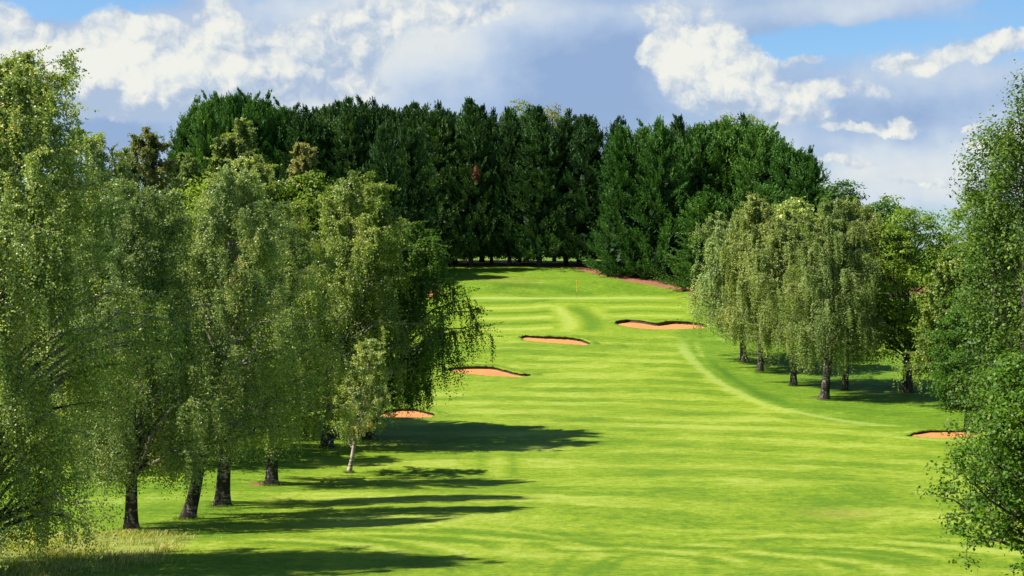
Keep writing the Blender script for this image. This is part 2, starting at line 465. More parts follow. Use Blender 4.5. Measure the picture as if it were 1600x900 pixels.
    lev = g.m('MULTIPLY_ADD', A['dark'], -.62, lev)
    fair = g.ramp(lev, [(0, (0.0918, 0.17, 0.004)), (.33, (0.1512, 0.225, 0.0064)), (.65, (0.2106, 0.275, 0.012)), (1, (0.297, 0.345, 0.048))])
    rgh = g.ramp(lev, [(0, (.054, .120, .003)), (.4, (.096, .176, .004)), (.7, (.142, .220, .006)), (1, (.240, .310, .050))])
    c = g.mix(A['rough'], fair, rgh)
    c = g.mix(A['green'], c, (.265, .340, .060))
    c = g.mix(g.m('MULTIPLY', A['tan'], g.m('MULTIPLY_ADD', f1, .8, .05)), c, (.26, .21, .045))
    c = g.mix(g.m('MULTIPLY', A['straw'], g.ss(f1, .35, .6, .15, .75)), c, (.27, .25, .07))
    sn = g.noise(co, 1.1, 5, .65)
    c = g.mix(g.ss(g.m('MULTIPLY_ADD', g.m('SUBTRACT', sn, .5), .7, A['soil']), .35, .65), c, g.mix(sn, (.16, .065, .03), (.36, .155, .075)))
    c = g.mix(g.ss(fine, .3, .6, .35, 0.), c, g.v('MULTIPLY', c, (.6, .62, .5)))
    bp = g.node('ShaderNodeBump', inp={'Strength': .8, 'Distance': .06, 'Height': g.m('ADD', fine, g.m('MULTIPLY', f1, 1.2))})
    c = g.v('MULTIPLY', c, (.78, .81, .86))
    p = g.node('ShaderNodeBsdfPrincipled', inp={'Base Color': c, 'Roughness': .8, 'Specular IOR Level': .15, 'Normal': bp.outputs[0]})
    g.L.new(p.outputs[0], out.inputs[0])
    me = make_mesh('ground', V, Q, m, True, vattr=dict(rough=rough.ravel(), light=light.ravel(), dark=dark.ravel(), soil=soil.ravel(), green=green.ravel(), tan=tan.ravel(), straw=straw.ravel(), calm=calm.ravel()))
    o = link(bpy.data.objects.new('ground', me)); tag(o, 'rolling mown golf course turf climbing to the green', kind='structure')
    return st, m


STRAW, GM = build_ground()

# ------------------------------------------------------------------ bunkers
def build_bunkers():
    ms, g, out = new_mat('orange_sand')
    co = g.node('ShaderNodeTexCoord').outputs['Object']
    n = g.noise(co, 1.3, 5, .6); n2 = g.noise(g.scl(co, (1, 3, 1)), 7, 4, .7)
    c = g.mix(n, (.34, .132, .040), (.46, .205, .070))
    c = g.mix(g.ss(n2, .5, .8, 0, .35), c, (.28, .115, .04))
    bp = g.node('ShaderNodeBump', inp={'Strength': .5, 'Distance': .06, 'Height': n2})
    p = g.node('ShaderNodeBsdfPrincipled', inp={'Base Color': c, 'Roughness': .9, 'Specular IOR Level': .1, 'Normal': bp.outputs[0]})
    g.L.new(p.outputs[0], out.inputs[0])
    ml, g, out = new_mat('shaded_cut_turf')  # dark soil, with the shadow under the overhang put into its colour
    co = g.node('ShaderNodeTexCoord').outputs['Object']
    n = g.noise(g.scl(co, (1, 1, 2)), 6, 4, .7)
    p = g.node('ShaderNodeBsdfPrincipled', inp={'Base Color': g.mix(n, (.010, .007, .004), (.055, .035, .018)), 'Roughness': .95})
    g.L.new(p.outputs[0], out.inputs[0])
    R = np.random.RandomState(3)
    for i, (lab, dep, pts) in enumerate(BUNK):
        w = RIMS[i]; c0 = w.mean(0)
        root = link(bpy.data.objects.new('bunker', None)); root.location = c0
        tag(root, lab, 'bunker', 'sand bunkers beside the fairway')
        x = np.arange(w[:, 0].min() - .6, w[:, 0].max() + .6, .12); y = np.arange(w[:, 1].min() - .6, w[:, 1].max() + .6, .12)
        X, Y = np.meshgrid(x, y)
        ins, d = bunk_info(X, Y, i)
        Z = sand_h(X, Y, i, d, ins) + .015 * vnoise(X * 3, Y * 3, 4) * ins
        keep = ins | (d < .3)
        # outside the rim the sand dives under the turf
        dfr = seg_dist(X, Y, w[: int(len(w) * .62)][:, :2])[0]
        Z = np.where(~ins, base_h(X, Y) - .03 - d * .5 - dep * np.exp(-(dfr / .7) ** 2), Z)
        idx = np.arange(X.size).reshape(X.shape)
        Q = np.stack([idx[:-1, :-1], idx[:-1, 1:], idx[1:, 1:], idx[1:, :-1]], -1).reshape(-1, 4)
        kq = keep.ravel()[Q].all(1)
        Q = Q[kq]; used = np.unique(Q); rm = -np.ones(X.size, int); rm[used] = np.arange(len(used))
        V = np.stack([X, Y, Z], -1).reshape(-1, 3)[used] - c0
        link(bpy.data.objects.new('sand', make_mesh('sand', V, rm[Q], ms, True)), root)
        # turf lip: an undercut face with a rounded grassy top along the far rim
        n = len(w); P = catmull(w[: int(n * .62), :], 3)[:, :2]
        T = np.gradient(P, axis=0); T /= np.linalg.norm(T, axis=1)[:, None] + 1e-9
        Nn = np.stack([-T[:, 1], T[:, 0]], 1)
        if (Nn[:, 1].mean()) < 0: Nn = -Nn           # points away from the sand, uphill
        k = len(P); t = np.linspace(0, 1, k); hgt = dep * (np.sin(np.pi * np.clip(t * 1.0, 0, 1)) ** .35) * (1 + .10 * vnoise(P[:, 0] * 1.1, P[:, 1] * 1.1, 9))
        top = base_h(P[:, 0], P[:, 1])
        rows = []
        prof = [(-.02, -1.35), (.03, -.9), (.05, -.45), (-.03, -.10), (-.07, .04), (.0, .13), (.20, .14), (.5, .11), (.75, .05), (1.1, -.05)]
        for off, hh in prof:
            q = P + Nn * off
            zb = base_h(q[:, 0], q[:, 1])
            jag = .05 * vnoise(P[:, 0] * 3.5 + hh * 9, P[:, 1] * 3.5, 10) + .03 * vnoise(P[:, 0] * 9, P[:, 1] * 9, 12)
            zz = zb + (hh * hgt if hh < 0 else hh + jag * (hh > .03)) * (1 if hh < 0 else np.clip(hgt / dep, 0, 1))
            rows.append(np.column_stack([q, zz]))
        V = np.concatenate(rows) - c0
        Q = np.array([[a * k + b, a * k + b + 1, (a + 1) * k + b + 1, (a + 1) * k + b] for a in range(len(prof) - 1) for b in range(k - 1)])
        mi = np.array([0 if a < 4 else 1 for a in range(len(prof) - 1) for b in range(k - 1)])
        link(bpy.data.objects.new('turf_lip', make_mesh('turf_lip', V, Q, [ml, GM], True, midx=mi, vattr=dict(rough=np.full(len(V), .6)))), root)


build_bunkers()


# ------------------------------------------------------------------ tree kit
class Wood:
    def __init__(s): s.V = []; s.Q = []; s.n = 0
    def tube(s, P, r, k=5):
        P = np.asarray(P, float); r = np.broadcast_to(np.asarray(r, float), (len(P),))
        T = np.gradient(P, axis=0); T /= np.linalg.norm(T, axis=1)[:, None] + 1e-9
        ref = np.array([0, 0, 1.]) if abs(T[:, 2]).mean() < .8 else np.array([1., 0, 0])
        U = np.cross(T, ref); U /= np.linalg.norm(U, axis=1)[:, None] + 1e-9
        W = np.cross(T, U)
        a = np.arange(k) * 2 * np.pi / k
        ring = P[:, None] + r[:, None, None] * (U[:, None] * np.cos(a)[None, :, None] + W[:, None] * np.sin(a)[None, :, None])
        s.V.append(ring.reshape(-1, 3)); m = len(P)
        i = np.arange(m - 1)[:, None] * k; j = np.arange(k)[None]; j2 = (j + 1) % k
        s.Q.append((np.stack([i + j, i + j2, i + k + j2, i + k + j], -1).reshape(-1, 4)) + s.n)
        s.n += m * k
    def arrays(s): return np.concatenate(s.V), np.concatenate(s.Q)


def unit(v): return v / (np.linalg.norm(v, axis=-1, keepdims=True) + 1e-9)


class Leaves:
    def __init__(s): s.C = []; s.A = []; s.S = []; s.l = []; s.w = []; s.t = []
    def add(s, C, A, S, l, w, t):
        n = len(C); s.C.append(C); s.A.append(unit(A)); s.S.append(S)
        s.l.append(np.broadcast_to(l, (n,))); s.w.append(np.broadcast_to(w, (n,))); s.t.append(np.broadcast_to(t, (n,)))
    def arrays(s, base=.0):
        C = np.concatenate(s.C); A = np.concatenate(s.A); S = np.concatenate(s.S)
        S = unit(S - (S * A).sum(1, keepdims=True) * A)
        l = np.concatenate(s.l)[:, None] / 2; w = np.concatenate(s.w)[:, None] / 2
        V = np.stack([C - A * l, C + S * w - A * l * base, C + A * l, C - S * w - A * l * base], 1).reshape(-1, 3)
        Q = np.arange(len(V)).reshape(-1, 4)
        return V, Q, np.clip(np.concatenate(s.t), 0, 1)


def bez(a, b, c, n=7):
    t = np.linspace(0, 1, n)[:, None]
    return (1 - t) ** 2 * a + 2 * t * (1 - t) * b + t * t * c


def trunk_line(R, H, lean, wob, n=14):
    t = np.linspace(0, 1, n)
    ph = R.rand(2) * 6.28
    x = lean[0] * t ** lean[2] + wob * np.sin(t * 5 + ph[0]) * t; y = lean[1] * t + wob * np.sin(t * 4.2 + ph[1]) * t
    return np.stack([x, y, t * H], 1)


def trunk_at(L, h, H):
    t = np.clip(h / H, 0, 1) * (len(L) - 1); i = min(int(t), len(L) - 2); f = t - i
    return L[i] * (1 - f) + L[i + 1] * f


def trunk_tube(W, L, r0, k=10, flare=1.5, p=.85):
    n = 40; t = np.linspace(0, 1, n) ** 1.3
    P = np.stack([np.interp(t, np.linspace(0, 1, len(L)), L[:, i]) for i in range(3)], 1)
    r = r0 * (1 - t) ** p * (1 + (flare - 1) * np.exp(-P[:, 2] / .35)) + .012
    P[0, 2] -= .25
    W.tube(P, r, k)


def birch(seed, H, R_, t0=.25, lean=(0, 0, 1), asym=(0, 0), nl=95, strand=1.5, leaf=.075, dens=1., r0=.24, topw=.5, up=.15, fork=False, tipl=(0, 0), gap=.12, subn=4, inner=1., zmin=.35):
    """weeping birch: ascending limbs that arch over, strings of small leaves hanging from them"""
    R = np.random.RandomState(seed); W = Wood(); Lf = Leaves()
    L = trunk_line(R, H * .96, lean, .12)
    trunk_tube(W, L, r0, flare=1.5)
    starts = []; outs = []; lens = []; cl = []
    ga = R.rand() * 6.28
    asy = np.array([*asym, 0.])
    lob = R.rand(6) * 6.28
    for i in range(nl):
        tt = ((i + .5) / nl) ** .85
        h = H * (t0 + (1 - t0) * tt) * (.97 + .05 * R.rand())
        ga += 2.399 + R.randn() * .25
        prof = (1 - tt) ** topw * (.72 + .28 * min(tt / .25, 1)) + .05
        lobe = 1 + .20 * math.sin(2 * ga + lob[0] + tt * 4) + .14 * math.sin(3 * ga + lob[1] - tt * 7) + .1 * math.sin(9 * tt + lob[2])
        rr = R_ * prof * lobe * R.uniform(.55, 1.05)
        d = np.array([math.cos(ga), math.sin(ga), 0.])
        k = max(0., float(d @ asy)); rr *= 1 + k
        rise = .55 * rr + R.uniform(.2, 1.)
        ha = max(h - rise, H * t0 * R.uniform(.65, 1.05)); ha = min(ha, H * .93)
        a = trunk_at(L, ha, H * .96)
        tip = trunk_at(L, min(h, H * .95), H * .96) * np.array([1, 1, 0]) + np.array([tipl[0] * tt ** 2, tipl[1] * tt ** 2, 0])
        e = tip + d * rr + np.array([0, 0, h])
        b = a * .45 + e * .55; b[2] = e[2] + .12 * rr + .2
        P = bez(a, b, e, 8); P[1:] += R.randn(7, 3) * .05 * rr ** .5
        rb = max(.018, .02 * rr) * (1.2 - .5 * tt)
        W.tube(P, np.linspace(rb * 1.1, .008, 8), 5)
        shade = R.randn() * .9
        # side twigs
        for j in range(subn):
            q = P[R.randint(3, 7)]
            dd = unit(d + R.randn(3) * np.array([.7, .7, .35])); ln = R.uniform(.35, .9) * (.35 + .28 * rr)
            e2 = q + dd * ln - np.array([0, 0, .12 * ln])
            B = bez(q, (q + e2) / 2 + np.array([0, 0, .22 * ln]), e2, 5)
            W.tube(B, np.linspace(.012, .004, 5), 3)
            m = int(11 * dens * (.3 + 1.1 * R.rand())) + 1
            s = R.rand(m)[:, None] ** .7 * 4; ii = np.clip(s.astype(int), 0, 3); f = s - ii
            pp = B[ii[:, 0]] * (1 - f) + B[ii[:, 0] + 1] * f
            starts.append(pp); outs.append(np.tile(dd, (m, 1))); cl.append(np.full(m, shade + R.randn() * .35))
            lens.append(np.full(m, strand * (1 - .55 * tt) * R.uniform(.7, 1.3)))
        m = int(17 * dens * inner)
        s = (.10 + .90 * R.rand(m)[:, None]) * 6.99; ii = s.astype(int); f = s - ii
        pp = P[ii[:, 0]] * (1 - f) + P[ii[:, 0] + 1] * f
        starts.append(pp); outs.append(np.tile(d, (m, 1))); cl.append(np.full(m, shade)); lens.append(np.full(m, strand * (1 - .55 * tt)))
    S = np.concatenate(starts); O = np.concatenate(outs); Ls = np.concatenate(lens) * np.random.RandomState(seed + 1).uniform(.35, 1.25, len(S)); CL = np.concatenate(cl)
    n = len(S)
    upm = R.rand(n) < up
    K = 20
    s = (np.arange(K)[None] + R.rand(n, K)) / K
    ddir = unit(O * np.array([1, 1, .3]) + R.randn(n, 3) * .5)
    gr = s * Ls[:, None]
    out_ = (1 - np.exp(-gr * 2.2)) * R.uniform(.12, .38, n)[:, None]
    drop = np.where(upm[:, None], gr * -.35 * R.rand(n)[:, None] * (1 - s * .5), gr * (.55 + .45 * s))
    out_ = np.where(upm[:, None], gr * .7, out_)
    C = S[:, None] + ddir[:, None] * out_[..., None] * np.array([1, 1, .4])
    C = C + np.array([.03, 0, 0]) * gr[..., None]
    C[..., 2] -= drop
    C = C + R.randn(n, K, 3) * np.array([.035, .035, .03]) * (1 + .3 * leaf / .075)
    C = C.reshape(-1, 3)
    lvl = np.repeat(CL, K); okz = C[:, 2] > zmin + .5 * np.sin(C[:, 0] * 1.9 + seed) * np.cos(C[:, 1] * 1.7) + .25 * R.randn(len(C)); C = C[okz]; lvl = lvl[okz]
    nn = len(C)
    ax = np.stack([np.interp(C[:, 2], L[:, 2], L[:, 0]), np.interp(C[:, 2], L[:, 2], L[:, 1])], 1)
    radv = np.concatenate([C[:, :2] - ax, 0 * C[:, :1]], 1); radv /= (np.linalg.norm(radv, axis=1)[:, None] + .6)
    nrm = unit(radv * .75 + np.array([0, 0, .5]) + R.randn(nn, 3) * .55)
    A = unit(np.cross(nrm, R.randn(nn, 3)) + np.array([0, 0, -.35])); Sd = np.cross(nrm, A)
    sz = leaf * R.uniform(.7, 1.35, nn)
    tint = .42 + .13 * lvl + R.randn(nn) * .20
    Lf.add(C, A, Sd, sz * 1.15, sz * .85, tint)
    return W, Lf


def broadleaf(seed, H, R_, t0=.2, lean=(0, 0, 1), asym=(0, 0), nl=70, clump=.85, leaf=.13, cl_n=60, r0=.3, top=.55, steep=.6, flat=.62, outb=.0, subs=3, low=.35):
    """rounded broadleaf crown of leaf clumps carried on limbs"""
    R = np.random.RandomState(seed); W = Wood(); Lf = Leaves()
    L = trunk_line(R, H * .85, lean, .15); trunk_tube(W, L, r0, p=.8)
    ga = R.rand() * 6.28; lob = R.rand(6) * 6.28; asy = np.array([*asym, 0.])
    cc = []; oo = []; sh = []
    for i in range(nl):
        tt = ((i + .5) / nl) ** .8
        h = H * (t0 + (1 - t0) * tt) - clump * .3
        ga += 2.399 + R.randn() * .3
        prof = (max(1 - tt, 0)) ** top * (low + (1 - low) * min(tt / .3, 1)) + .03
        lobe = 1 + .17 * math.sin(2 * ga + lob[0] + tt * 5) + .13 * math.sin(3 * ga + lob[1] - tt * 8)
        rr = R_ * prof * lobe * (R.uniform(.45, 1.04) if R.rand() < .4 else R.uniform(.8, 1.05))
        d = np.array([math.cos(ga), math.sin(ga), 0.]); rr *= 1 + max(0., float(d @ asy))
        ha = np.clip(h - steep * rr - R.uniform(.3, 1.5), H * t0 * R.uniform(.6, 1.), H * .84)
        a = trunk_at(L, ha, H * .85)
        e = trunk_at(L, min(h, H * .85), H * .85) * np.array([1, 1, 0]) + d * rr + np.array([0, 0, h])
        b = a * .5 + e * .5 + np.array([0, 0, .08 * rr]) + d * .1 * rr
        P = bez(a, b, e, 7); P[1:-1] += R.randn(5, 3) * .08
        W.tube(P, np.linspace(max(.03, .025 * rr), .012, 7), 5)
        s0 = R.randn() * .9
        cc.append(e); oo.append(d); sh.append(s0)
        for j in range(subs):
            q = P[R.randint(2, 6)]
            e2 = q + unit(d * .7 + R.randn(3) * np.array([.8, .8, .6])) * R.uniform(.6, 1.3) * clump * 1.5
            W.tube(np.stack([q, (q + e2) / 2 + [0, 0, .1], e2]), [.02, .012, .006], 3)
            cc.append(e2); oo.append(unit(e2 - q)); sh.append(s0 + R.randn() * .35)
    cc = np.array(cc); oo = np.array(oo); sh = np.array(sh); n = len(cc)
    size = clump * R.uniform(.55, 1.3, n)
    K = cl_n
    v = unit(R.randn(n, K, 3)); v[..., 2] = np.where(v[..., 2] < -.25, -v[..., 2], v[..., 2])
    rad = R.uniform(.25, 1., (n, K)) ** .5
    rad *= 1 + .35 * np.sin(v[..., 0] * 5 + sh[:, None] * 9) * np.sin(v[..., 1] * 6 + sh[:, None] * 5)
    C = cc[:, None] + (v * rad[..., None]) * size[:, None, None] * np.array([1, 1, flat])
    C = C.reshape(-1, 3) + R.randn(n * K, 3) * size.repeat(K)[:, None] * .10; v = v.reshape(-1, 3); nn = len(C)
    nrm = unit(v * .9 + np.array([0, 0, .45]) + R.randn(nn, 3) * .45)
    A = unit(np.cross(nrm, R.randn(nn, 3))); A[:, 2] -= .25; Sd = np.cross(nrm, A)
    sz = leaf * R.uniform(.65, 1.3, nn)
    tint = .45 + .12 * np.repeat(sh, K) + R.randn(nn) * .2
    ok = C[:, 2] > .3
    Lf.add(C[ok], A[ok], Sd[ok], sz[ok] * 1.2, sz[ok] * .85, tint[ok])
    return W, Lf


def conifer(seed, H, R_, t0=.02, nb=185, blade=.33, K=42, top=.62, lean=(0, 0, 1)):
    """leyland cypress: boughs that sweep out, each breaking into plumes that turn up; several leading shoots"""
    R = np.random.RandomState(seed); W = Wood(); Lf = Leaves()
    L = trunk_line(R, H * .95, lean, .15); trunk_tube(W, L, .36, k=8, flare=1.4, p=.8)
    lob = R.rand(6) * 6.28
    tt = (np.arange(nb) + .5) / nb
    th = np.arange(nb) * 2.39996 + R.randn(nb) * .35
    prof = (1 - tt ** 1.6) ** .8 * (.80 + .20 * np.clip(tt / .10, 0, 1)) + .03
    lobe = 1 + .13 * np.sin(2 * th + lob[0] + 5 * tt) + .12 * np.sin(3 * th + lob[1] - 9 * tt)
    rr = R_ * prof * lobe * R.uniform(.72, 1.15, nb)
    h = H * (t0 + (.97 - t0) * tt) + R.randn(nb) * .35
    d = np.stack([np.cos(th), np.sin(th), np.zeros(nb)], 1)
    tr = np.array([trunk_at(L, x, H * .95) for x in h]) * np.array([1, 1, 0])
    tip = tr + d * rr[:, None]; tip[:, 2] = h
    root = tr + d * .1; root[:, 2] = np.maximum(h - .30 * rr, H * t0 + .1)
    for i in range(0, nb, 2):
        W.tube(np.stack([root[i], (root[i] * .5 + tip[i] * .5) - [0, 0, .12 * rr[i]], tip[i]]), [.06, .04, .015], 3)
    npb = 7
    s0 = np.stack([np.linspace(.35, 1.0, npb)] * nb) + R.randn(nb, npb) * .05
    base = root[:, None] * (1 - s0[..., None]) + tip[:, None] * s0[..., None]
    base[..., 2] -= (.12 * rr[:, None]) * 4 * s0 * (1 - s0)
    side = np.stack([-d[:, 1], d[:, 0], 0 * tt], 1)
    lat = R.randn(nb, npb) * .42 * (1.3 - s0 * .7)
    base = base + side[:, None] * lat[..., None]
    pdir = d[:, None] * R.uniform(.7, 1.2, (nb, npb))[..., None] + side[:, None] * lat[..., None] * .6 + np.array([.28, 0, 0])
    pdir[..., 2] += R.uniform(.25, .95, (nb, npb)) + 1.1 * tt[:, None] ** 4
    pdir = unit(pdir)
    ln = R.uniform(.8, 1.9, (nb, npb)) * (1.2 - .5 * tt[:, None])
    shade = (R.randn(nb)[:, None] * .8 + R.randn(nb, npb) * .6)
    base = base.reshape(-1, 3); pdir = pdir.reshape(-1, 3); ln = ln.ravel(); shade = shade.ravel(); tz = np.repeat(tt, npb)
    # leaders: upright feathery shoots that make the jagged top
    nl = 34
    lb = np.stack([R.randn(nl) * R_ * .30, R.randn(nl) * R_ * .30, np.zeros(nl)], 1)
    lr = np.hypot(lb[:, 0], lb[:, 1]) / R_
    lb += trunk_at(L, H * .93, H * .95) * [1, 1, 0]
    lb[:, 2] = H * (.985 - .17 * lr - .06 * R.rand(nl)) - .9
    lb[0] = trunk_at(L, H * .9, H * .95) * [1, 1, 0] + [0, 0, H - 1.7]
    ld = unit(np.stack([R.randn(nl) * .2 + .22, R.randn(nl) * .18, np.ones(nl)], 1))
    base = np.concatenate([base, lb]); pdir = np.concatenate([pdir, ld]); ln = np.concatenate([ln, R.uniform(1.1, 2.0, nl)])
    shade = np.concatenate([shade, R.randn(nl) + .3]); tz = np.concatenate([tz, np.ones(nl)])
    n = len(base)
    s = R.rand(n, K) ** .85
    wid = (.50 * (1 - s ** 1.6) + .07) * ln[:, None] * .5
    off = R.randn(n, K, 3) * .55
    C = base[:, None] + pdir[:, None] * (s * ln[:, None])[..., None] + off * wid[..., None]
    C[..., 2] += .22 * s ** 2 * ln[:, None]
    nn = n * K
    A = unit(np.repeat(pdir, K, 0) + off.reshape(-1, 3) * .6 + np.array([0, 0, .3]))
    nrm = off.reshape(-1, 3) * 1.2 + np.repeat(pdir, K, 0) * .5 + np.array([0, 0, .5]) + R.randn(nn, 3) * .35; Sd = np.cross(nrm, A)
    sz = blade * R.uniform(.6, 1.3, nn) * (1 - .4 * s.ravel())
    tint = .36 + .12 * np.repeat(shade, K) + R.randn(nn) * .12 + .24 * s.ravel()  # plume tips tinted lighter, light on the ends put into the colour
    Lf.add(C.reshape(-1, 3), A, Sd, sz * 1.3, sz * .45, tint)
    m = int(nb * 8)
    t2 = R.rand(m); th2 = R.rand(m) * 6.28; r2 = R_ * ((1 - t2 ** 1.6) ** .8) * .62 * np.sqrt(R.rand(m))
    C2 = np.stack([np.cos(th2) * r2, np.sin(th2) * r2, H * (t0 + .02 + (.93 - t0) * t2)], 1)
    C2[:, :2] += np.array([trunk_at(L, x, H * .95)[:2] for x in C2[:, 2]])
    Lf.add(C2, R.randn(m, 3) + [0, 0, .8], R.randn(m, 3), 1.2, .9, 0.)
    return W, Lf


TREES = []


def tree_data(name, W, Lf, bark, leafm, base=.0):
    V, Q = W.arrays(); tm = make_mesh('trunk', V, Q, bark, True)
    V, Q, t = Lf.arrays(base)
    cm = make_mesh('crown', V, Q, leafm, False, fattr={'tint': t})
    return tm, cm


def place(name, data, loc, rz=0., sc=(1, 1, 1), label=None, cat='tree', group=None):
    r = link(bpy.data.objects.new(name, None)); r.location = loc; r.rotation_euler = (0, 0, rz); r.scale = sc
    r.empty_display_size = .5
    tag(r, label, cat, group)
    t = link(bpy.data.objects.new('trunk', data[0]), r)
    c = link(bpy.data.objects.new('crown', data[1]), r)
    TREES.append(r)
    return r


def spot(px, py=None, Y=None):
    if Y is None: return cast(px, py)
    X = (px - 800) / F * Y
    return np.array([X, Y, float(base_h(X, Y))])


def height_to(loc, ytop): return CZ - (ytop - HOR) / F * loc[1] - loc[2]


def solo(kind, name, px, py, ytop, mat, bark='birch_bark', Y=None, label=None, group=None, base=.0, rz=0., ysq=1., **kw):
    loc = spot(px, py, Y); H = height_to(loc, ytop)
    W, Lf = kind(H=H, **kw)
    return place(name, tree_data(name, W, Lf, M[bark], M[mat], base), loc - [0, 0, .03], rz, (1, ysq, 1), label=label, group=group)


GL = 'birches in the row down the left side'
# ---- left row, near to far
solo(birch, 'birch_tree', -45, None, 84, 'birch_leaf', Y=48.5, seed=11, zmin=0.9, R_=5.8, ysq=.7, t0=0.08, nl=180, strand=2.3, dens=1.6, r0=.3, lean=(.6, 0, 1), tipl=(1.6, 0), topw=.5, up=.22, asym=(.12, 0), label='tallest birch at the left edge, its wispy top bending right', group=GL)
solo(birch, 'birch_tree', 205, 828, 285, 'birch_leaf', seed=12, zmin=1.7, R_=4.4, ysq=.40, t0=0.18, nl=135, strand=2.1, dens=1.4, r0=.25, label='birch with upright pale mottled trunk beside the straw coloured grass', group=GL)
solo(birch, 'birch_tree', 293, 811, 268, 'birch_leaf', seed=13, zmin=1.9, R_=4.4, ysq=.40, t0=0.22, nl=105, strand=1.7, dens=1.25, r0=.27, lean=(2.0, 0, .75), label='birch whose dark trunk leans strongly to the right', group=GL)
solo(birch, 'birch_tree', 347, 791, 275, 'birch_leaf', seed=14, zmin=1.9, R_=4.4, ysq=.40, t0=0.23, nl=110, strand=1.7, dens=1.25, r0=.32, lean=(.8, 0, 1), label='birch with the thickest upright trunk, just right of the leaning one', group=GL)
solo(birch, 'birch_tree', 424, 758, 318, 'birch_yellow', seed=15, zmin=1.8, R_=4.9, ysq=.55, t0=0.19, nl=110, strand=1.8, dens=1.2, r0=.28, lean=(.6, 0, 1), label='birch with bare reddish soil round its short flared trunk', group=GL)
solo(birch, 'birch_tree', 510, 700, 272, 'birch_yellow', seed=16, zmin=1.7, R_=4.9, ysq=0.8, t0=.2, nl=120, strand=2.0, dens=1.15, leaf=.085, r0=.34, lean=(1.8, 0, 1), asym=(.1, 0), topw=.45, up=.3, label='tall yellow-green birch with a black trunk foot behind the small white birch', group=GL)
solo(birch, 'birch_tree', 574, 684, 352, 'dark_leaf', seed=17, zmin=1.9, R_=4.4, ysq=0.85, t0=.18, nl=105, strand=2.2, dens=1.1, leaf=.10, r0=.3, lean=(2.9, 0, .8), asym=(.28, 0), topw=.4, up=.2, label='dark green drooping tree reaching farthest right over the fairway', group=GL)
def small_birch():
    loc = spot(545, 739); H = height_to(loc, 532)
    W, Lf = birch(seed=18, H=H, R_=1.85, t0=.30, nl=50, strand=.6, dens=.6, leaf=.06, r0=.10, lean=(1.0, 0, .8), asym=(.25, 0), up=.55, topw=.6)
    P = bez(np.array([.18, 0, 1.35]), np.array([-.25, 0, 2.0]), np.array([-.35, .1, 3.3]), 8)
    W.tube(P, np.linspace(.075, .02, 8), 8)
    place('birch_tree', tree_data('b', W, Lf, M['white_bark'], M['birch_leaf']), loc - [0, 0, .03], label='small young birch with a forked white trunk standing alone on the grass', group=GL)
small_birch()

# ---- trees massed behind the left row
GB = 'mixed trees massed behind the left birches'
LB = [
    (birch, 'birch_tree', 138, 80, 202, 'birch_leaf', dict(seed=21, R_=6.2, t0=.15, nl=112, strand=1.8, leaf=.10, dens=.9), 'grey-green birch crown filling the gap right of the tallest birch'),
    (birch, 'birch_tree', 228, 104, 205, 'brown_leaf', dict(seed=22, R_=5.4, t0=.2, nl=112, strand=1.3, leaf=.11, dens=.9, up=.4), 'tawny topped birch standing against the sky left of the conifers'),
    (birch, 'birch_tree', 285, 112, 238, 'birch_olive', dict(seed=23, R_=5.9, t0=.2, nl=112, strand=1.3, leaf=.11, dens=.9), 'olive birch crown just left of the highest conifer clump'),
    (birch, 'birch_tree', 372, 91, 192, 'birch_olive', dict(seed=24, R_=5.4, t0=.2, nl=118, strand=1.4, leaf=.11, dens=.95, topw=.65, up=.3), 'pointed olive birch rising in front of the leftmost conifers'),
    (birch, 'birch_tree', 395, 88, 245, 'birch_leaf', dict(seed=25, R_=4.6, t0=.2, nl=106, strand=1.5, leaf=.09, dens=.8), 'grey-green birch whose pale stem shows through its thin crown'),
    (broadleaf, 'maple_tree', 325, 94, 285, 'lime_leaf', dict(seed=26, R_=5.9, t0=.2, nl=87, leaf=.17), 'bright lime green maple crown among the birches on the left'),
    (broadleaf, 'maple_tree', 470, 89, 268, 'lime_leaf', dict(seed=27, R_=5.0, t0=.2, nl=81, leaf=.17), 'lime green maple crown in front of the dark conifers'),
    (birch, 'birch_tree', 474, 90, 224, 'brown_leaf', dict(seed=28, R_=3.6, t0=.3, nl=87, strand=1.2, leaf=.11, dens=.8, topw=.9, up=.3), 'narrow tawny birch tip before the dark conifer wall'),
    (birch, 'birch_tree', 455, 90, 330, 'birch_leaf', dict(seed=29, R_=5.0, t0=.18, nl=100, strand=1.6, leaf=.09, dens=.8), 'grey-green birch with bare pale twigs between the two lime green crowns'),
    (broadleaf, 'maple_tree', 535, 88, 330, 'lime_leaf', dict(seed=30, R_=4.1, t0=.2, nl=62, leaf=.17), 'small lime green maple half behind the tall yellow-green birch'),
    (birch, 'birch_tree', 30, 82, 300, 'birch_leaf', dict(seed=31, R_=6.4, t0=.1, nl=100, strand=1.8, leaf=.10, dens=.9), 'birch low behind the tallest birch at the left edge'),
    (birch, 'birch_tree', 248, 76, 300, 'birch_leaf', dict(seed=32, R_=5.4, t0=.12, nl=100, strand=1.8, leaf=.09, dens=.9), 'shaded birch seen between the pale trunk and the leaning trunk'),
]
for kind, nm, px, Y, yt, mat, kw, lab in LB:
    solo(kind, nm, px, None, yt, mat, Y=Y, bark='birch_bark' if kind is birch else 'bark', label=lab, group=GB, **kw)

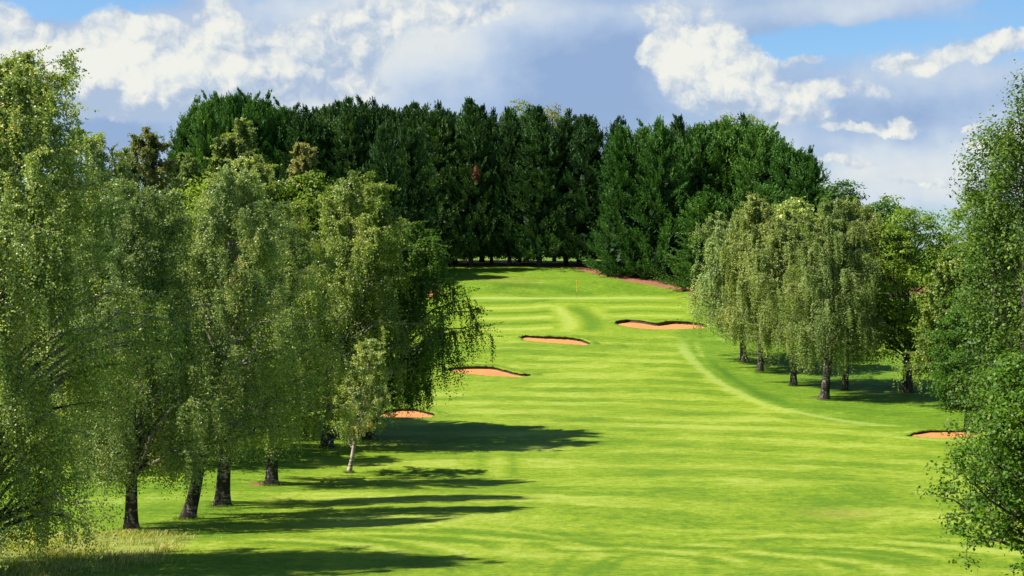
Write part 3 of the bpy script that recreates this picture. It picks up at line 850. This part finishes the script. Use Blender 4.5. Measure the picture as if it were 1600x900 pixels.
# ---- conifers
CON = []
for s, H, R_ in ((41, 23, 5.2), (42, 23, 4.8), (43, 23, 5.8), (44, 22, 5.3), (45, 21, 5.9)):
    for mat, t0 in (('conifer', .065), ('conifer_lit', .005)):
        if s in (41, 42, 43) and mat == 'conifer' or s in (44, 45, 43) and mat == 'conifer_lit':
            W, Lf = conifer(s, H, R_, t0)
            CON.append((tree_data('c', W, Lf, M['bark'], M[mat]), H, R_, mat))
cd = [c for c in CON if c[3] == 'conifer']; clt = [c for c in CON if c[3] == 'conifer_lit']
GC = 'dark conifers in the wall behind the green'
# px, Y, ytop, width factor, lit?, label
CL = [
    (292, 236, 182, 1.0, 1, 'leftmost conifer of the wall, stepping down beside the sky'),
    (322, 228, 158, 1.0, 1, 'second conifer from the left, in the highest rounded clump'),
    (362, 232, 150, 1.05, 1, 'conifer at the crest of the highest clump on the left'),
    (398, 230, 153, 1.0, 1, 'conifer on the right shoulder of the highest left clump'),
    (436, 232, 168, 1.0, 1, 'fifth conifer from the left, above the tawny birch tip'),
    (476, 228, 174, .95, 0, 'sixth conifer from the left in the wall'),
    (512, 232, 168, .9, 0, 'seventh conifer from the left in the wall'),
    (546, 228, 158, .95, 0, 'conifer with the two highest spikes above the yellow-green birch'),
    (582, 230, 163, .9, 0, 'conifer straight above the tip of the yellow-green birch'),
    (616, 227, 174, .9, 0, 'tenth conifer from the left in the wall'),
    (650, 230, 166, .85, 0, 'narrow conifer above the right shoulder of the yellow-green birch'),
    (682, 226, 168, .85, 0, 'conifer above the end of the yellow-green birch branches'),
    (711, 229, 180, .85, 0, 'conifer with its foot at the left end of the shaded bare soil'),
    (736, 225, 160, .9, 0, 'tall pointed conifer with one rust brown patch on its face'),
    (768, 231, 178, .8, 0, 'lower conifer in the dip right of the tall pointed one'),
    (796, 226, 172, .95, 0, 'conifer in front of the left yellowish treetop, its trunk foot showing'),
    (843, 224, 172, 1.05, 0, 'broad conifer left of the flagstick before the yellowish treetop'),
    (884, 228, 180, .85, 0, 'narrow conifer rising behind the flagstick'),
    (920, 223, 184, .9, 0, 'conifer right of the flagstick with a visible dark trunk'),
    (975, 213, 198, .95, 1, 'conifer clothed to the ground at the left end of the right block'),
    (962, 246, 190, .8, 0, 'dark conifer peeping through the notch in the treeline'),
    (1033, 211, 190, 1.05, 1, 'conifer clothed to the ground above the reddish path'),
    (1062, 232, 186, .9, 0, 'conifer standing back between the two ground-hugging ones'),
    (1092, 215, 196, 1.0, 1, 'conifer above the far right end of the reddish path'),
    (1140, 216, 190, 1.1, 1, 'conifer in front of the brownish treetop on the right'),
    (1104, 203, 300, 1.0, 1, 'shorter conifer tucked left of the weeping birches'),
    (1185, 210, 196, 1.15, 1, 'broad bright conifer at the crest of the right block'),
    (1228, 206, 226, 1.1, 1, 'conifer one step down from the crest of the right block'),
    (1266, 202, 242, 1.05, 1, 'last conifer at the right end of the block'),
    (1200, 195, 290, 1.0, 1, 'low conifer behind the tops of the weeping birches'),
]
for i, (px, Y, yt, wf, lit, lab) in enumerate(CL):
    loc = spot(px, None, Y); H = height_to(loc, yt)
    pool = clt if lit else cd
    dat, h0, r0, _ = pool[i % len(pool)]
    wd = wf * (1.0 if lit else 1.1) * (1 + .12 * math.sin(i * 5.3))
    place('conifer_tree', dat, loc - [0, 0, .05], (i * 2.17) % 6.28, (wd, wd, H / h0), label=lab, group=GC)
for i, (px, Y, yt) in enumerate(((307, 242, 164), (342, 242, 150), (380, 243, 148), (418, 242, 158), (458, 242, 170), (496, 243, 172), (530, 241, 164), (565, 243, 160), (600, 242, 170), (634, 242, 172),
                                 (667, 242, 170), (699, 242, 176), (753, 242, 170), (822, 240, 176), (905, 240, 184), (1003, 228, 200), (1118, 230, 194), (1160, 226, 186), (1206, 222, 206), (1246, 218, 234))):
    loc = spot(px, None, Y); H = height_to(loc, yt)
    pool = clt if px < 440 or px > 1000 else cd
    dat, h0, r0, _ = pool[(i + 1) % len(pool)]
    place('conifer_tree', dat, loc - [0, 0, .05], (i * 1.3 + 1) % 6.28, (1.2, 1.1, H / h0), label='dark conifer of the back row, its tip filling a dip between the front spires', group='back row of conifers behind the wall')
# low conifers hidden left of the green whose shadows reach the turf
for px, Y, yt, lab in ((600, 209, 205, 'conifer standing forward of the wall behind the yellow-green birch'), (640, 216, 180, 'forward conifer whose shadow falls along the bare soil'), (628, 206, 350, 'short conifer hidden behind the drooping birch, shading the bank'), (655, 212, 330, 'conifer behind the drooping birch beside the small far bunker')):
    loc = spot(px, None, Y); H = height_to(loc, yt)
    dat, h0, r0, _ = cd[1]
    place('conifer_tree', dat, loc, px, (.8, .8, H / h0), label=lab, group=GC)

# one browned spray on the face of the tall pointed conifer
def rust_patch():
    r = [o for o in TREES if o['label'].startswith('tall pointed conifer with one rust')][0]
    R = np.random.RandomState(77); Y = 221.3
    w = np.array([(744 - 800) / F * Y, Y, CZ - (272 - HOR) / F * Y])
    l = (w - np.array(r.location)); a = -r.rotation_euler[2]
    l = np.array([l[0] * math.cos(a) - l[1] * math.sin(a), l[0] * math.sin(a) + l[1] * math.cos(a), l[2]]) / np.array(r.scale)
    n = 260; C = l + R.randn(n, 3) * [.30, .30, .48]
    Lf = Leaves(); Lf.add(C, R.randn(n, 3) * .5 + [.3, 0, .8], R.randn(n, 3), R.uniform(.3, .6, n), R.uniform(.1, .2, n), R.rand(n))
    V, Q, t = Lf.arrays()
    link(bpy.data.objects.new('dead_spray', make_mesh('dead_spray', V, Q, M['rust'], fattr={'tint': t})), r)


rust_patch()

# ---- treetops showing over the conifers
GF = 'broadleaf trees behind the conifer wall'
for px, Y, yt, mat, R_, sd, lab in (
        (812, 242, 158, 'birch_olive', 4.6, 51, 'yellow-green treetop over the conifers, left of the flagstick'),
        (866, 246, 163, 'brown_leaf', 4.6, 52, 'tawny treetop over the conifers straight above the flagstick'),
        (1140, 232, 178, 'brown_leaf', 4.8, 53, 'tawny treetop over the right block of conifers'),
        (1180, 228, 183, 'birch_olive', 4.4, 54, 'olive treetop over the crest of the right block'),
        (1318, 190, 282, 'dark_leaf', 3.6, 55, 'dark rounded treetop at the right end of the conifer block'),
        (1385, 175, 312, 'dark_leaf', 4.0, 56, 'treetop behind the weeping birches, just left of the bright green tree'),
        (1240, 172, 312, 'birch_leaf', 4.0, 57, 'blue-green crown behind the tops of the weeping birches')):
    solo(broadleaf, 'broadleaf_tree', px, None, yt, mat, Y=Y, bark='bark', label=lab, group=GF, seed=sd, R_=R_ * 1.2, t0=.25, nl=60, leaf=.26, cl_n=38, clump=1.0)

# ---- weeping birches on the right
GR = 'weeping birches standing right of the fairway'
solo(birch, 'weeping_birch', 1163, 565, 332, 'birch_leaf', seed=61, zmin=2.0, R_=6.7, t0=.26, nl=110, strand=2.4, leaf=.11, dens=1.05, r0=.33, lean=(-1.2, 0, 1), asym=(.18, 0), topw=.42, up=.1, label='leftmost weeping birch, its skirt brushing the fairway bunker', group=GR)
solo(birch, 'weeping_birch', 1188, 580, 306, 'birch_olive', seed=62, zmin=1.9, R_=5.2, t0=.26, nl=110, strand=2.4, leaf=.11, dens=1.05, r0=.26, topw=.6, up=.12, label='weeping birch with the pointed top, second trunk from the left', group=GR)
solo(birch, 'weeping_birch', 1240, 603, 330, 'birch_olive', seed=63, zmin=1.9, R_=5.1, t0=.26, nl=110, strand=2.6, leaf=.10, dens=1.05, r0=.27, topw=.5, up=.08, label='weeping birch with a short dark trunk, third from the left', group=GR)
solo(birch, 'weeping_birch', 1288, 624, 318, 'birch_olive', seed=64, zmin=1.7, R_=5.0, t0=.26, nl=115, strand=2.7, leaf=.095, dens=1.15, r0=.33, lean=(.9, 0, .8), topw=.45, up=.08, label='nearest weeping birch, its trunk leaning right', group=GR)
solo(birch, 'weeping_birch', 1320, 610, 314, 'birch_olive', seed=65, zmin=1.8, R_=5.4, t0=.26, nl=115, strand=2.8, leaf=.10, dens=1.1, r0=.26, lean=(.6, 0, 1), asym=(.1, 0), topw=.42, up=.08, label='rightmost weeping birch with long hanging strands', group=GR)
solo(broadleaf, 'maple_tree', 1418, 613, 326, 'lime_leaf', bark='bark', seed=66, R_=5.6, t0=.24, nl=85, leaf=.17, cl_n=75, r0=.4, top=.5, label='bright green maple with a straight dark trunk right of the weeping birches', group='broadleaf trees on the right')
GS = 'broadleaf trees on the right'
solo(birch, 'willow_tree', 1492, None, 385, 'birch_yellow', Y=104, seed=67, R_=3.9, t0=.2, nl=95, strand=1.3, leaf=.11, dens=1.1, r0=.3, up=.3, bark='bark', label='soft grey-green tree between the bright maple and the tall poplar', group=GS)
solo(broadleaf, 'broadleaf_tree', 1528, None, 300, 'lime_leaf', Y=128, seed=68, R_=5.4, t0=.2, nl=60, leaf=.2, bark='bark', label='yellow-green treetop just left of the poplar, against the sky', group=GS)
solo(broadleaf, 'broadleaf_tree', 1572, None, 330, 'dark_leaf', Y=100, seed=69, R_=5.5, t0=.15, nl=60, leaf=.17, bark='bark', label='dark tree behind the poplar', group=GS)

# ---- near right
solo(broadleaf, 'poplar_tree', 1604, None, 138, 'poplar_leaf', Y=62, seed=71, R_=1.7, t0=.06, nl=62, leaf=.12, clump=.72, cl_n=120, r0=.28, top=.42, steep=2.6, flat=1.7, subs=2, low=.75, bark='bark', label='tallest poplar at the right edge, its spire cut by the frame', group=GS)
solo(broadleaf, 'poplar_tree', 1558, None, 218, 'poplar_leaf', Y=64, seed=72, R_=1.45, t0=.06, nl=54, leaf=.12, clump=.72, cl_n=120, r0=.25, top=.5, steep=2.6, flat=1.7, subs=2, low=.75, bark='bark', label='shorter upright poplar left of the tallest one', group=GS)
solo(broadleaf, 'hornbeam_tree', 1512, None, 470, 'dark_leaf', Y=91, seed=73, R_=3.1, t0=.17, nl=80, leaf=.13, clump=.6, cl_n=70, r0=.2, bark='bark', label='small dark green rounded tree at the foot of the poplars', group=GS)
solo(broadleaf, 'oak_tree', 1655, None, 545, 'oak_leaf', Y=44, seed=74, R_=3.5, t0=.2, nl=105, leaf=.10, clump=.62, cl_n=100, r0=.3, top=.42, low=.8, subs=4, bark='bark', label='near oak at the lower right edge with glossy leaves', group=GS)

# ------------------------------------------------------------------ tall straw grass
def tall_grass():
    R = np.random.RandomState(9)
    P = STRAW; x0, x1 = P[:, 0].min(), P[:, 0].max(); y0, y1 = P[:, 1].min(), P[:, 1].max()
    N = 42000
    X = R.uniform(x0 - .8, x1 + .8, N); Y = R.uniform(y0 - .8, y1 + .8, N)
    dd = seg_dist(X, Y, np.vstack([P, P[:1]])[:, :2])[0]
    ok = (in_poly(X + .3 * vnoise(X, Y, 31), Y + .3 * vnoise(X, Y, 32), P) | (R.rand(N) < .35 * np.exp(-dd / .3))) & (vnoise(X * 1.1, Y * 1.1, 21) + .6 * vnoise(X * .35, Y * .5, 23) + R.rand(N) * 1.1 > .25)
    X, Y = X[ok], Y[ok]; n = len(X)
    Z = base_h(X, Y)
    d = seg_dist(X, Y, np.vstack([P, P[:1]])[:, :2])[0]
    h = R.uniform(.06, .24, n) * (.4 + .6 * smooth01(d, 0, .6)) * (1 + .4 * vnoise(X * .6, Y * .6, 22))
    lx = R.randn(n) * .35 + .25; ly = R.randn(n) * .35
    w = R.uniform(.005, .012, n)
    a = R.rand(n) * 3.14
    sx, sy = np.cos(a) * w, np.sin(a) * w
    B = np.stack([X, Y, Z], 1)
    top = B + np.stack([lx * h, ly * h, h], 1); mid = B + np.stack([lx * h * .3, ly * h * .3, h * .55], 1)
    S = np.stack([sx, sy, 0 * sx], 1)
    V = np.stack([B - S, B + S, mid + S, mid - S, top + S * .5, top - S * .5], 1).reshape(-1, 3)
    i = np.arange(n)[:, None] * 6
    Q = np.concatenate([i + [0, 1, 2, 3], i + [3, 2, 4, 5]])
    t = R.rand(n); t = np.concatenate([t, np.clip(t + .25, 0, 1)])
    m = leaf_mat('straw_grass', [(0, (.09, .20, .015)), (.55, (.22, .31, .035)), (.85, (.48, .42, .16)), (1, (.60, .50, .24))], var=0)
    o = link(bpy.data.objects.new('tall_grass', make_mesh('tall_grass', V, Q, m, fattr={'tint': t})))
    tag(o, 'patch of dry straw coloured uncut grass under the left birches', 'grass', kind='stuff')


tall_grass()


def base_tufts():  # tufts added to darken the ground where the trunks meet it
    R = np.random.RandomState(19); XY = []
    for px, py, r in ((205, 829, .55), (295, 811, .55), (348, 791, .6), (425, 758, .5), (510, 700, .6), (546, 739, .3), (1163, 566, .6), (1188, 581, .5), (1240, 603, .5), (1289, 624, .6), (1320, 610, .5), (1418, 613, .7)):
        c = cast(px, py); n = 420
        a = R.rand(n) * 6.28; q = r * (.45 + .75 * R.rand(n) ** 1.5)
        XY.append(np.stack([c[0] + q * np.cos(a), c[1] + q * np.sin(a)], 1))
    XY = np.concatenate(XY); X, Y = XY.T; n = len(X); Z = base_h(X, Y) - .01
    h = R.uniform(.04, .16, n); B = np.stack([X, Y, Z], 1)
    a = R.rand(n) * 3.14; S = np.stack([np.cos(a), np.sin(a), 0 * a], 1) * R.uniform(.006, .012, n)[:, None]
    top = B + np.stack([R.randn(n) * .3 * h, R.randn(n) * .3 * h, h], 1)
    V = np.stack([B - S, B + S, top + S * .3, top - S * .3], 1).reshape(-1, 3); Q = np.arange(len(V)).reshape(-1, 4)
    m = leaf_mat('green_grass_blades', [(0, (.05, .12, .008)), (.7, (.12, .20, .015)), (1, (.24, .24, .06))], var=0)
    o = link(bpy.data.objects.new('grass_tufts', make_mesh('grass_tufts', V, Q, m, fattr={'tint': R.rand(n)})))
    tag(o, 'added tufts of longer grass darkening the feet of the tree trunks', 'grass', kind='stuff')


base_tufts()

# ------------------------------------------------------------------ flagstick
def flagstick():
    c = cast(901, 466.5)
    root = link(bpy.data.objects.new('flagstick', None)); root.location = c
    tag(root, 'yellow flagstick with a limp flag standing on the putting green', 'flagstick')
    def pm(name, col, r=.4):
        m, g, out = new_mat(name); co = g.node('ShaderNodeTexCoord').outputs['Object']
        n = g.noise(co, 9, 3, .6)
        p = g.node('ShaderNodeBsdfPrincipled', inp={'Base Color': g.mix(n, tuple(x * .85 for x in col), col), 'Roughness': r}); g.L.new(p.outputs[0], out.inputs[0]); return m
    W = Wood(); z = np.linspace(-.12, 2.45, 12)
    W.tube(np.stack([0 * z, 0 * z, z], 1), np.where(z < .85, .016, .022), 8)
    V, Q = W.arrays()
    zc = V[Q].mean(1)[:, 2]
    link(bpy.data.objects.new('pole', make_mesh('pole', V, Q, [pm('yellow_pole', (.75, .42, .04)), pm('dark_pole', (.05, .05, .03))], True, midx=(zc < .9).astype(int))), root)
    W = Wood(); W.tube([[0, 0, 2.43], [0, 0, 2.47], [0, 0, 2.51]], [.03, .045, .01], 8); V, Q = W.arrays()
    link(bpy.data.objects.new('knob', make_mesh('knob', V, Q, pm('knob_paint', (.8, .55, .3)), True)), root)
    # limp cloth: hangs in folds close to the pole
    nu, nv = 14, 12; u = np.linspace(0, 1, nu)[:, None]; v = np.linspace(0, 1, nv)[None]
    xx = .02 + .20 * u * (1 - .55 * v * u) + 0 * v; zz = 2.40 - .42 * v - .32 * u ** 1.2; yy = .05 * np.sin(u * 14 + v * 2) * u
    V = np.stack([xx, yy + 0 * xx, zz + 0 * xx], -1).reshape(-1, 3)
    idx = np.arange(nu * nv).reshape(nu, nv)
    Q = np.stack([idx[:-1, :-1], idx[1:, :-1], idx[1:, 1:], idx[:-1, 1:]], -1).reshape(-1, 4)
    link(bpy.data.objects.new('flag', make_mesh('flag', V, Q, pm('flag_cloth', (.80, .33, .05), .8), True)), root)


flagstick()

# ------------------------------------------------------------------ camera, light, sky
cam = bpy.data.cameras.new('camera'); cam.lens = 50.; cam.sensor_width = 36.
cam.lens = 36 * F / 1600; cam.shift_y = (HOR - 450) / 1600
cam.clip_start = .5; cam.clip_end = 9000
co_ = link(bpy.data.objects.new('camera', cam)); co_.location = (0, 0, CZ); co_.rotation_euler = (math.radians(90), 0, 0)
SC.camera = co_

ELEV = math.radians(50); SAZ = math.radians(-101)     # bearing of the sun from straight ahead (+Y), clockwise positive
sd = np.array([math.sin(SAZ) * math.cos(ELEV), math.cos(SAZ) * math.cos(ELEV), math.sin(ELEV)])
sun = bpy.data.lights.new('sun', 'SUN'); sun.energy = 5.0; sun.angle = math.radians(.5); sun.color = (1, .955, .87)
so = link(bpy.data.objects.new('sun', sun)); so.location = (-60, 0, 80)
import mathutils
so.rotation_euler = mathutils.Vector(sd).to_track_quat('Z', 'Y').to_euler()

wd = bpy.data.worlds.new('World'); SC.world = wd; wd.use_nodes = True
wd.node_tree.nodes.clear(); g = NG(wd.node_tree)
out = g.node('ShaderNodeOutputWorld')
sky = g.node('ShaderNodeTexSky'); sky.sky_type = 'NISHITA'; sky.sun_disc = False
sky.sun_elevation = ELEV; sky.sun_rotation = SAZ; sky.air_density = 1.0; sky.dust_density = .6; sky.ozone_density = 1.5
co = g.node('ShaderNodeTexCoord').outputs['Generated']
sx = g.node('ShaderNodeSeparateXYZ', inp={0: co})
az = g.m('ARCTAN2', sx.outputs[0], sx.outputs[1]); el = g.m('ARCSINE', sx.outputs[2])
_n3 = g.noise
g.noise = lambda *a, **k: _n3(*a, dim='2D', **k)
P0 = g.node('ShaderNodeCombineXYZ', inp={0: g.m('MULTIPLY', az, 22.22), 1: g.m('MULTIPLY', el, 22.22), 2: 0.}).outputs[0]   # hundreds of picture pixels from the horizon centre


def blob(Pv, cx, cy, rx, ry, w, acc):
    d = g.v('MULTIPLY', g.v('SUBTRACT', Pv, ((cx - 800) / 100, (HOR - cy) / 100, 0)), (100 / rx, 100 / ry, 0))
    e = g.m('POWER', 2.71828, g.m('MULTIPLY', g.v('DOT_PRODUCT', d, d), -1.))
    return g.m('MULTIPLY_ADD', e, w, acc)


def field(Pv, blobs, acc):
    for b in blobs: acc = blob(Pv, *b, acc)
    return acc


def warp(Pv, sc, det, rough, ax, ay):
    n = g.noise(Pv, sc, det, rough, col=True)
    return g.v('ADD', Pv, g.v('MULTIPLY', g.v('SUBTRACT', n, (.5, .5, .5)), (ax, ay, 0)))


def billow(Pv):
    n = g.node('ShaderNodeTexVoronoi', feature='SMOOTH_F1', voronoi_dimensions='2D', normalize=True, inp={'Vector': Pv, 'Scale': 1.5, 'Detail': 4., 'Roughness': .55, 'Lacunarity': 2.1, 'Smoothness': .45, 'Randomness': 1.})
    return g.m('SUBTRACT', 1., n.outputs['Distance'])


Pb = warp(warp(P0, .6, 2, .5, .8, .5), 2.6, 6, .62, .42, .32)     # ragged coordinates for the outlines
Ps = warp(P0, .45, 4, .55, 1.5, .9)                                # soft coordinates for the grey sheets
bl = billow(warp(P0, 1.6, 6, .6, .45, .35))
bs = billow(g.v('ADD', warp(P0, 1.6, 6, .6, .45, .35), (-.10, .13, 0)))
fb = g.noise(P0, 1.1, 9, .55)
soft = g.noise(g.scl(P0, (.5, .9, 1)), .9, 6, .52)
# ---- grey-blue sheet cloud
G_ = field(Ps, [(760, 110, 360, 150, 1.0), (330, 130, 330, 110, .8), (1120, 10, 430, 44, 1.0), (1400, 170, 300, 100, .55), (1250, 290, 330, 70, .6),
                (20, 110, 120, 60, .7), (180, 220, 220, 70, .45), (1560, 250, 120, 100, .5), (560, 10, 330, 60, .7)], .03)
G_ = field(Pb, [(110, 8, 190, 42, -1.2), (1190, 82, 70, 20, -.75), (1290, 66, 90, 20, -.9), (1400, 58, 60, 14, -.5), (1540, 28, 60, 14, -.4), (405, 14, 34, 20, -.6), (120, 215, 90, 24, -.35), (1290, 175, 40, 18, -.2), (1480, 240, 40, 24, -.3)], G_)
gcov = g.m('MULTIPLY', g.ss(g.m('MULTIPLY_ADD', g.m('SUBTRACT', soft, .5), .8, g.m('MULTIPLY_ADD', g.m('SUBTRACT', fb, .5), .25, G_)), .04, .58), g.ss(el, .22, .5, 1, 0))
gb = field(Ps, [(580, 90, 150, 90, .55), (620, 30, 220, 60, .5), (330, 130, 260, 80, .55), (500, 190, 160, 40, .3), (800, 20, 160, 24, .3), (1050, 14, 160, 30, .3), (1330, 30, 200, 22, .30), (1450, 130, 200, 60, .40), (1300, 280, 260, 60, .5), (1500, 290, 160, 60, .45),
                (870, 150, 150, 90, -.16), (940, 95, 90, 40, -.10), (1320, 220, 90, 40, -.3), (1430, 215, 60, 30, -.35), (200, 210, 90, 24, -.3)], .20)
gb = g.m('MULTIPLY_ADD', g.m('SUBTRACT', soft, .5), .9, g.m('MULTIPLY_ADD', g.m('SUBTRACT', fb, .5), .55, gb))
# ---- bright heaped cumulus
WB = [(208, 84, 62, 44, 1.0), (215, 130, 120, 52, .85), (120, 128, 90, 42, .6), (345, 45, 60, 44, .62), (340, 115, 110, 50, .65), (460, 105, 120, 45, .52), (520, 62, 90, 36, .45), (560, 150, 90, 34, .38), (640, 22, 120, 34, .50), (760, 8, 90, 20, .42), (370, 165, 90, 22, .35),
      (15, 66, 66, 30, .85), (40, 100, 60, 24, .4), (1048, 82, 40, 26, .95), (1102, 84, 52, 40, 1.1), (1122, 130, 66, 42, 1.05), (1085, 168, 40, 26, .6), (1150, 118, 40, 40, .6), (1222, 165, 52, 28, .8), (1250, 190, 50, 14, .5), (1250, 105, 44, 12, .5), (1340, 150, 80, 20, .42),
      (1392, 200, 22, 18, 1.0), (1335, 212, 46, 8, .95), (1575, 86, 50, 18, .9), (1500, 95, 60, 16, .55), (1420, 110, 60, 16, .45), (1545, 232, 50, 20, .7), (1505, 211, 22, 6, .7), (1040, 20, 70, 16, .4), (1300, 262, 60, 10, .45), (1410, 285, 80, 10, .45), (180, 190, 50, 14, .4)]
W_ = field(Pb, WB, 0.)
W_ = field(Pb, [(880, 130, 130, 70, -.5), (425, 14, 46, 22, -.8), (270, 20, 40, 18, -.5)], W_)
wn = g.m('MULTIPLY_ADD', g.m('SUBTRACT', bl, .56), g.ss(W_, .0, .45, .2, .72), g.m('MULTIPLY_ADD', g.m('SUBTRACT', fb, .5), .75, W_))
wcov = g.m('MULTIPLY', g.ss(wn, .24, .56), g.ss(el, .22, .4, 1, 0))
sh = g.m('MULTIPLY', g.m('SUBTRACT', bl, bs), 2.3)                  # sunlit side up and to the left
SB = [(300, 178, 160, 26, .55), (170, 170, 70, 20, .3), (470, 150, 120, 26, .35), (1150, 172, 70, 20, .6), (1160, 118, 24, 26, .25), (1245, 192, 50, 10, .3), (600, 90, 120, 30, .35), (270, 82, 24, 18, .25), (410, 84, 50, 18, .3), (1100, 130, 26, 14, .15)]
dk = field(Pb, SB, 0.)
lit = g.ss(g.m('SUBTRACT', g.m('ADD', g.m('MULTIPLY', g.m('SUBTRACT', wn, .3), .40), g.m('ADD', sh, .34)), dk), -.1, .9)
blue = g.v('MULTIPLY', sky.outputs[0], (.050, .066, .080))
grey = g.ramp(gb, [(0, (.150, .212, .330)), (.35, (.215, .275, .375)), (.75, (.325, .362, .405)), (1, (.390, .405, .405))])
wh = g.ramp(lit, [(0, (.215, .270, .355)), (.45, (.315, .350, .385)), (1, (.440, .445, .415))])
c = g.mix(g.m('MULTIPLY', gcov, .95), blue, grey)
c = g.mix(wcov, c, wh)
below = g.ss(sx.outputs[2], -.02, .0)
c = g.mix(below, (.05, .07, .03), c)
bg = g.node('ShaderNodeBackground', inp={'Color': c, 'Strength': .84})
g.L.new(bg.outputs[0], out.inputs[0])
wd.cycles.sampling_method = 'MANUAL'; wd.cycles.sample_map_resolution = 512

vs = SC.view_settings; vs.view_transform = 'Standard'; vs.look = 'None'; vs.exposure = 1.25; vs.gamma = 1.0; vs.use_curve_mapping = False
cy = SC.cycles
cy.max_bounces = 5; cy.diffuse_bounces = 3; cy.glossy_bounces = 2; cy.transmission_bounces = 4; cy.transparent_max_bounces = 4
cy.use_denoising = True
cy.sample_clamp_indirect = 4
SC.render.use_persistent_data = False
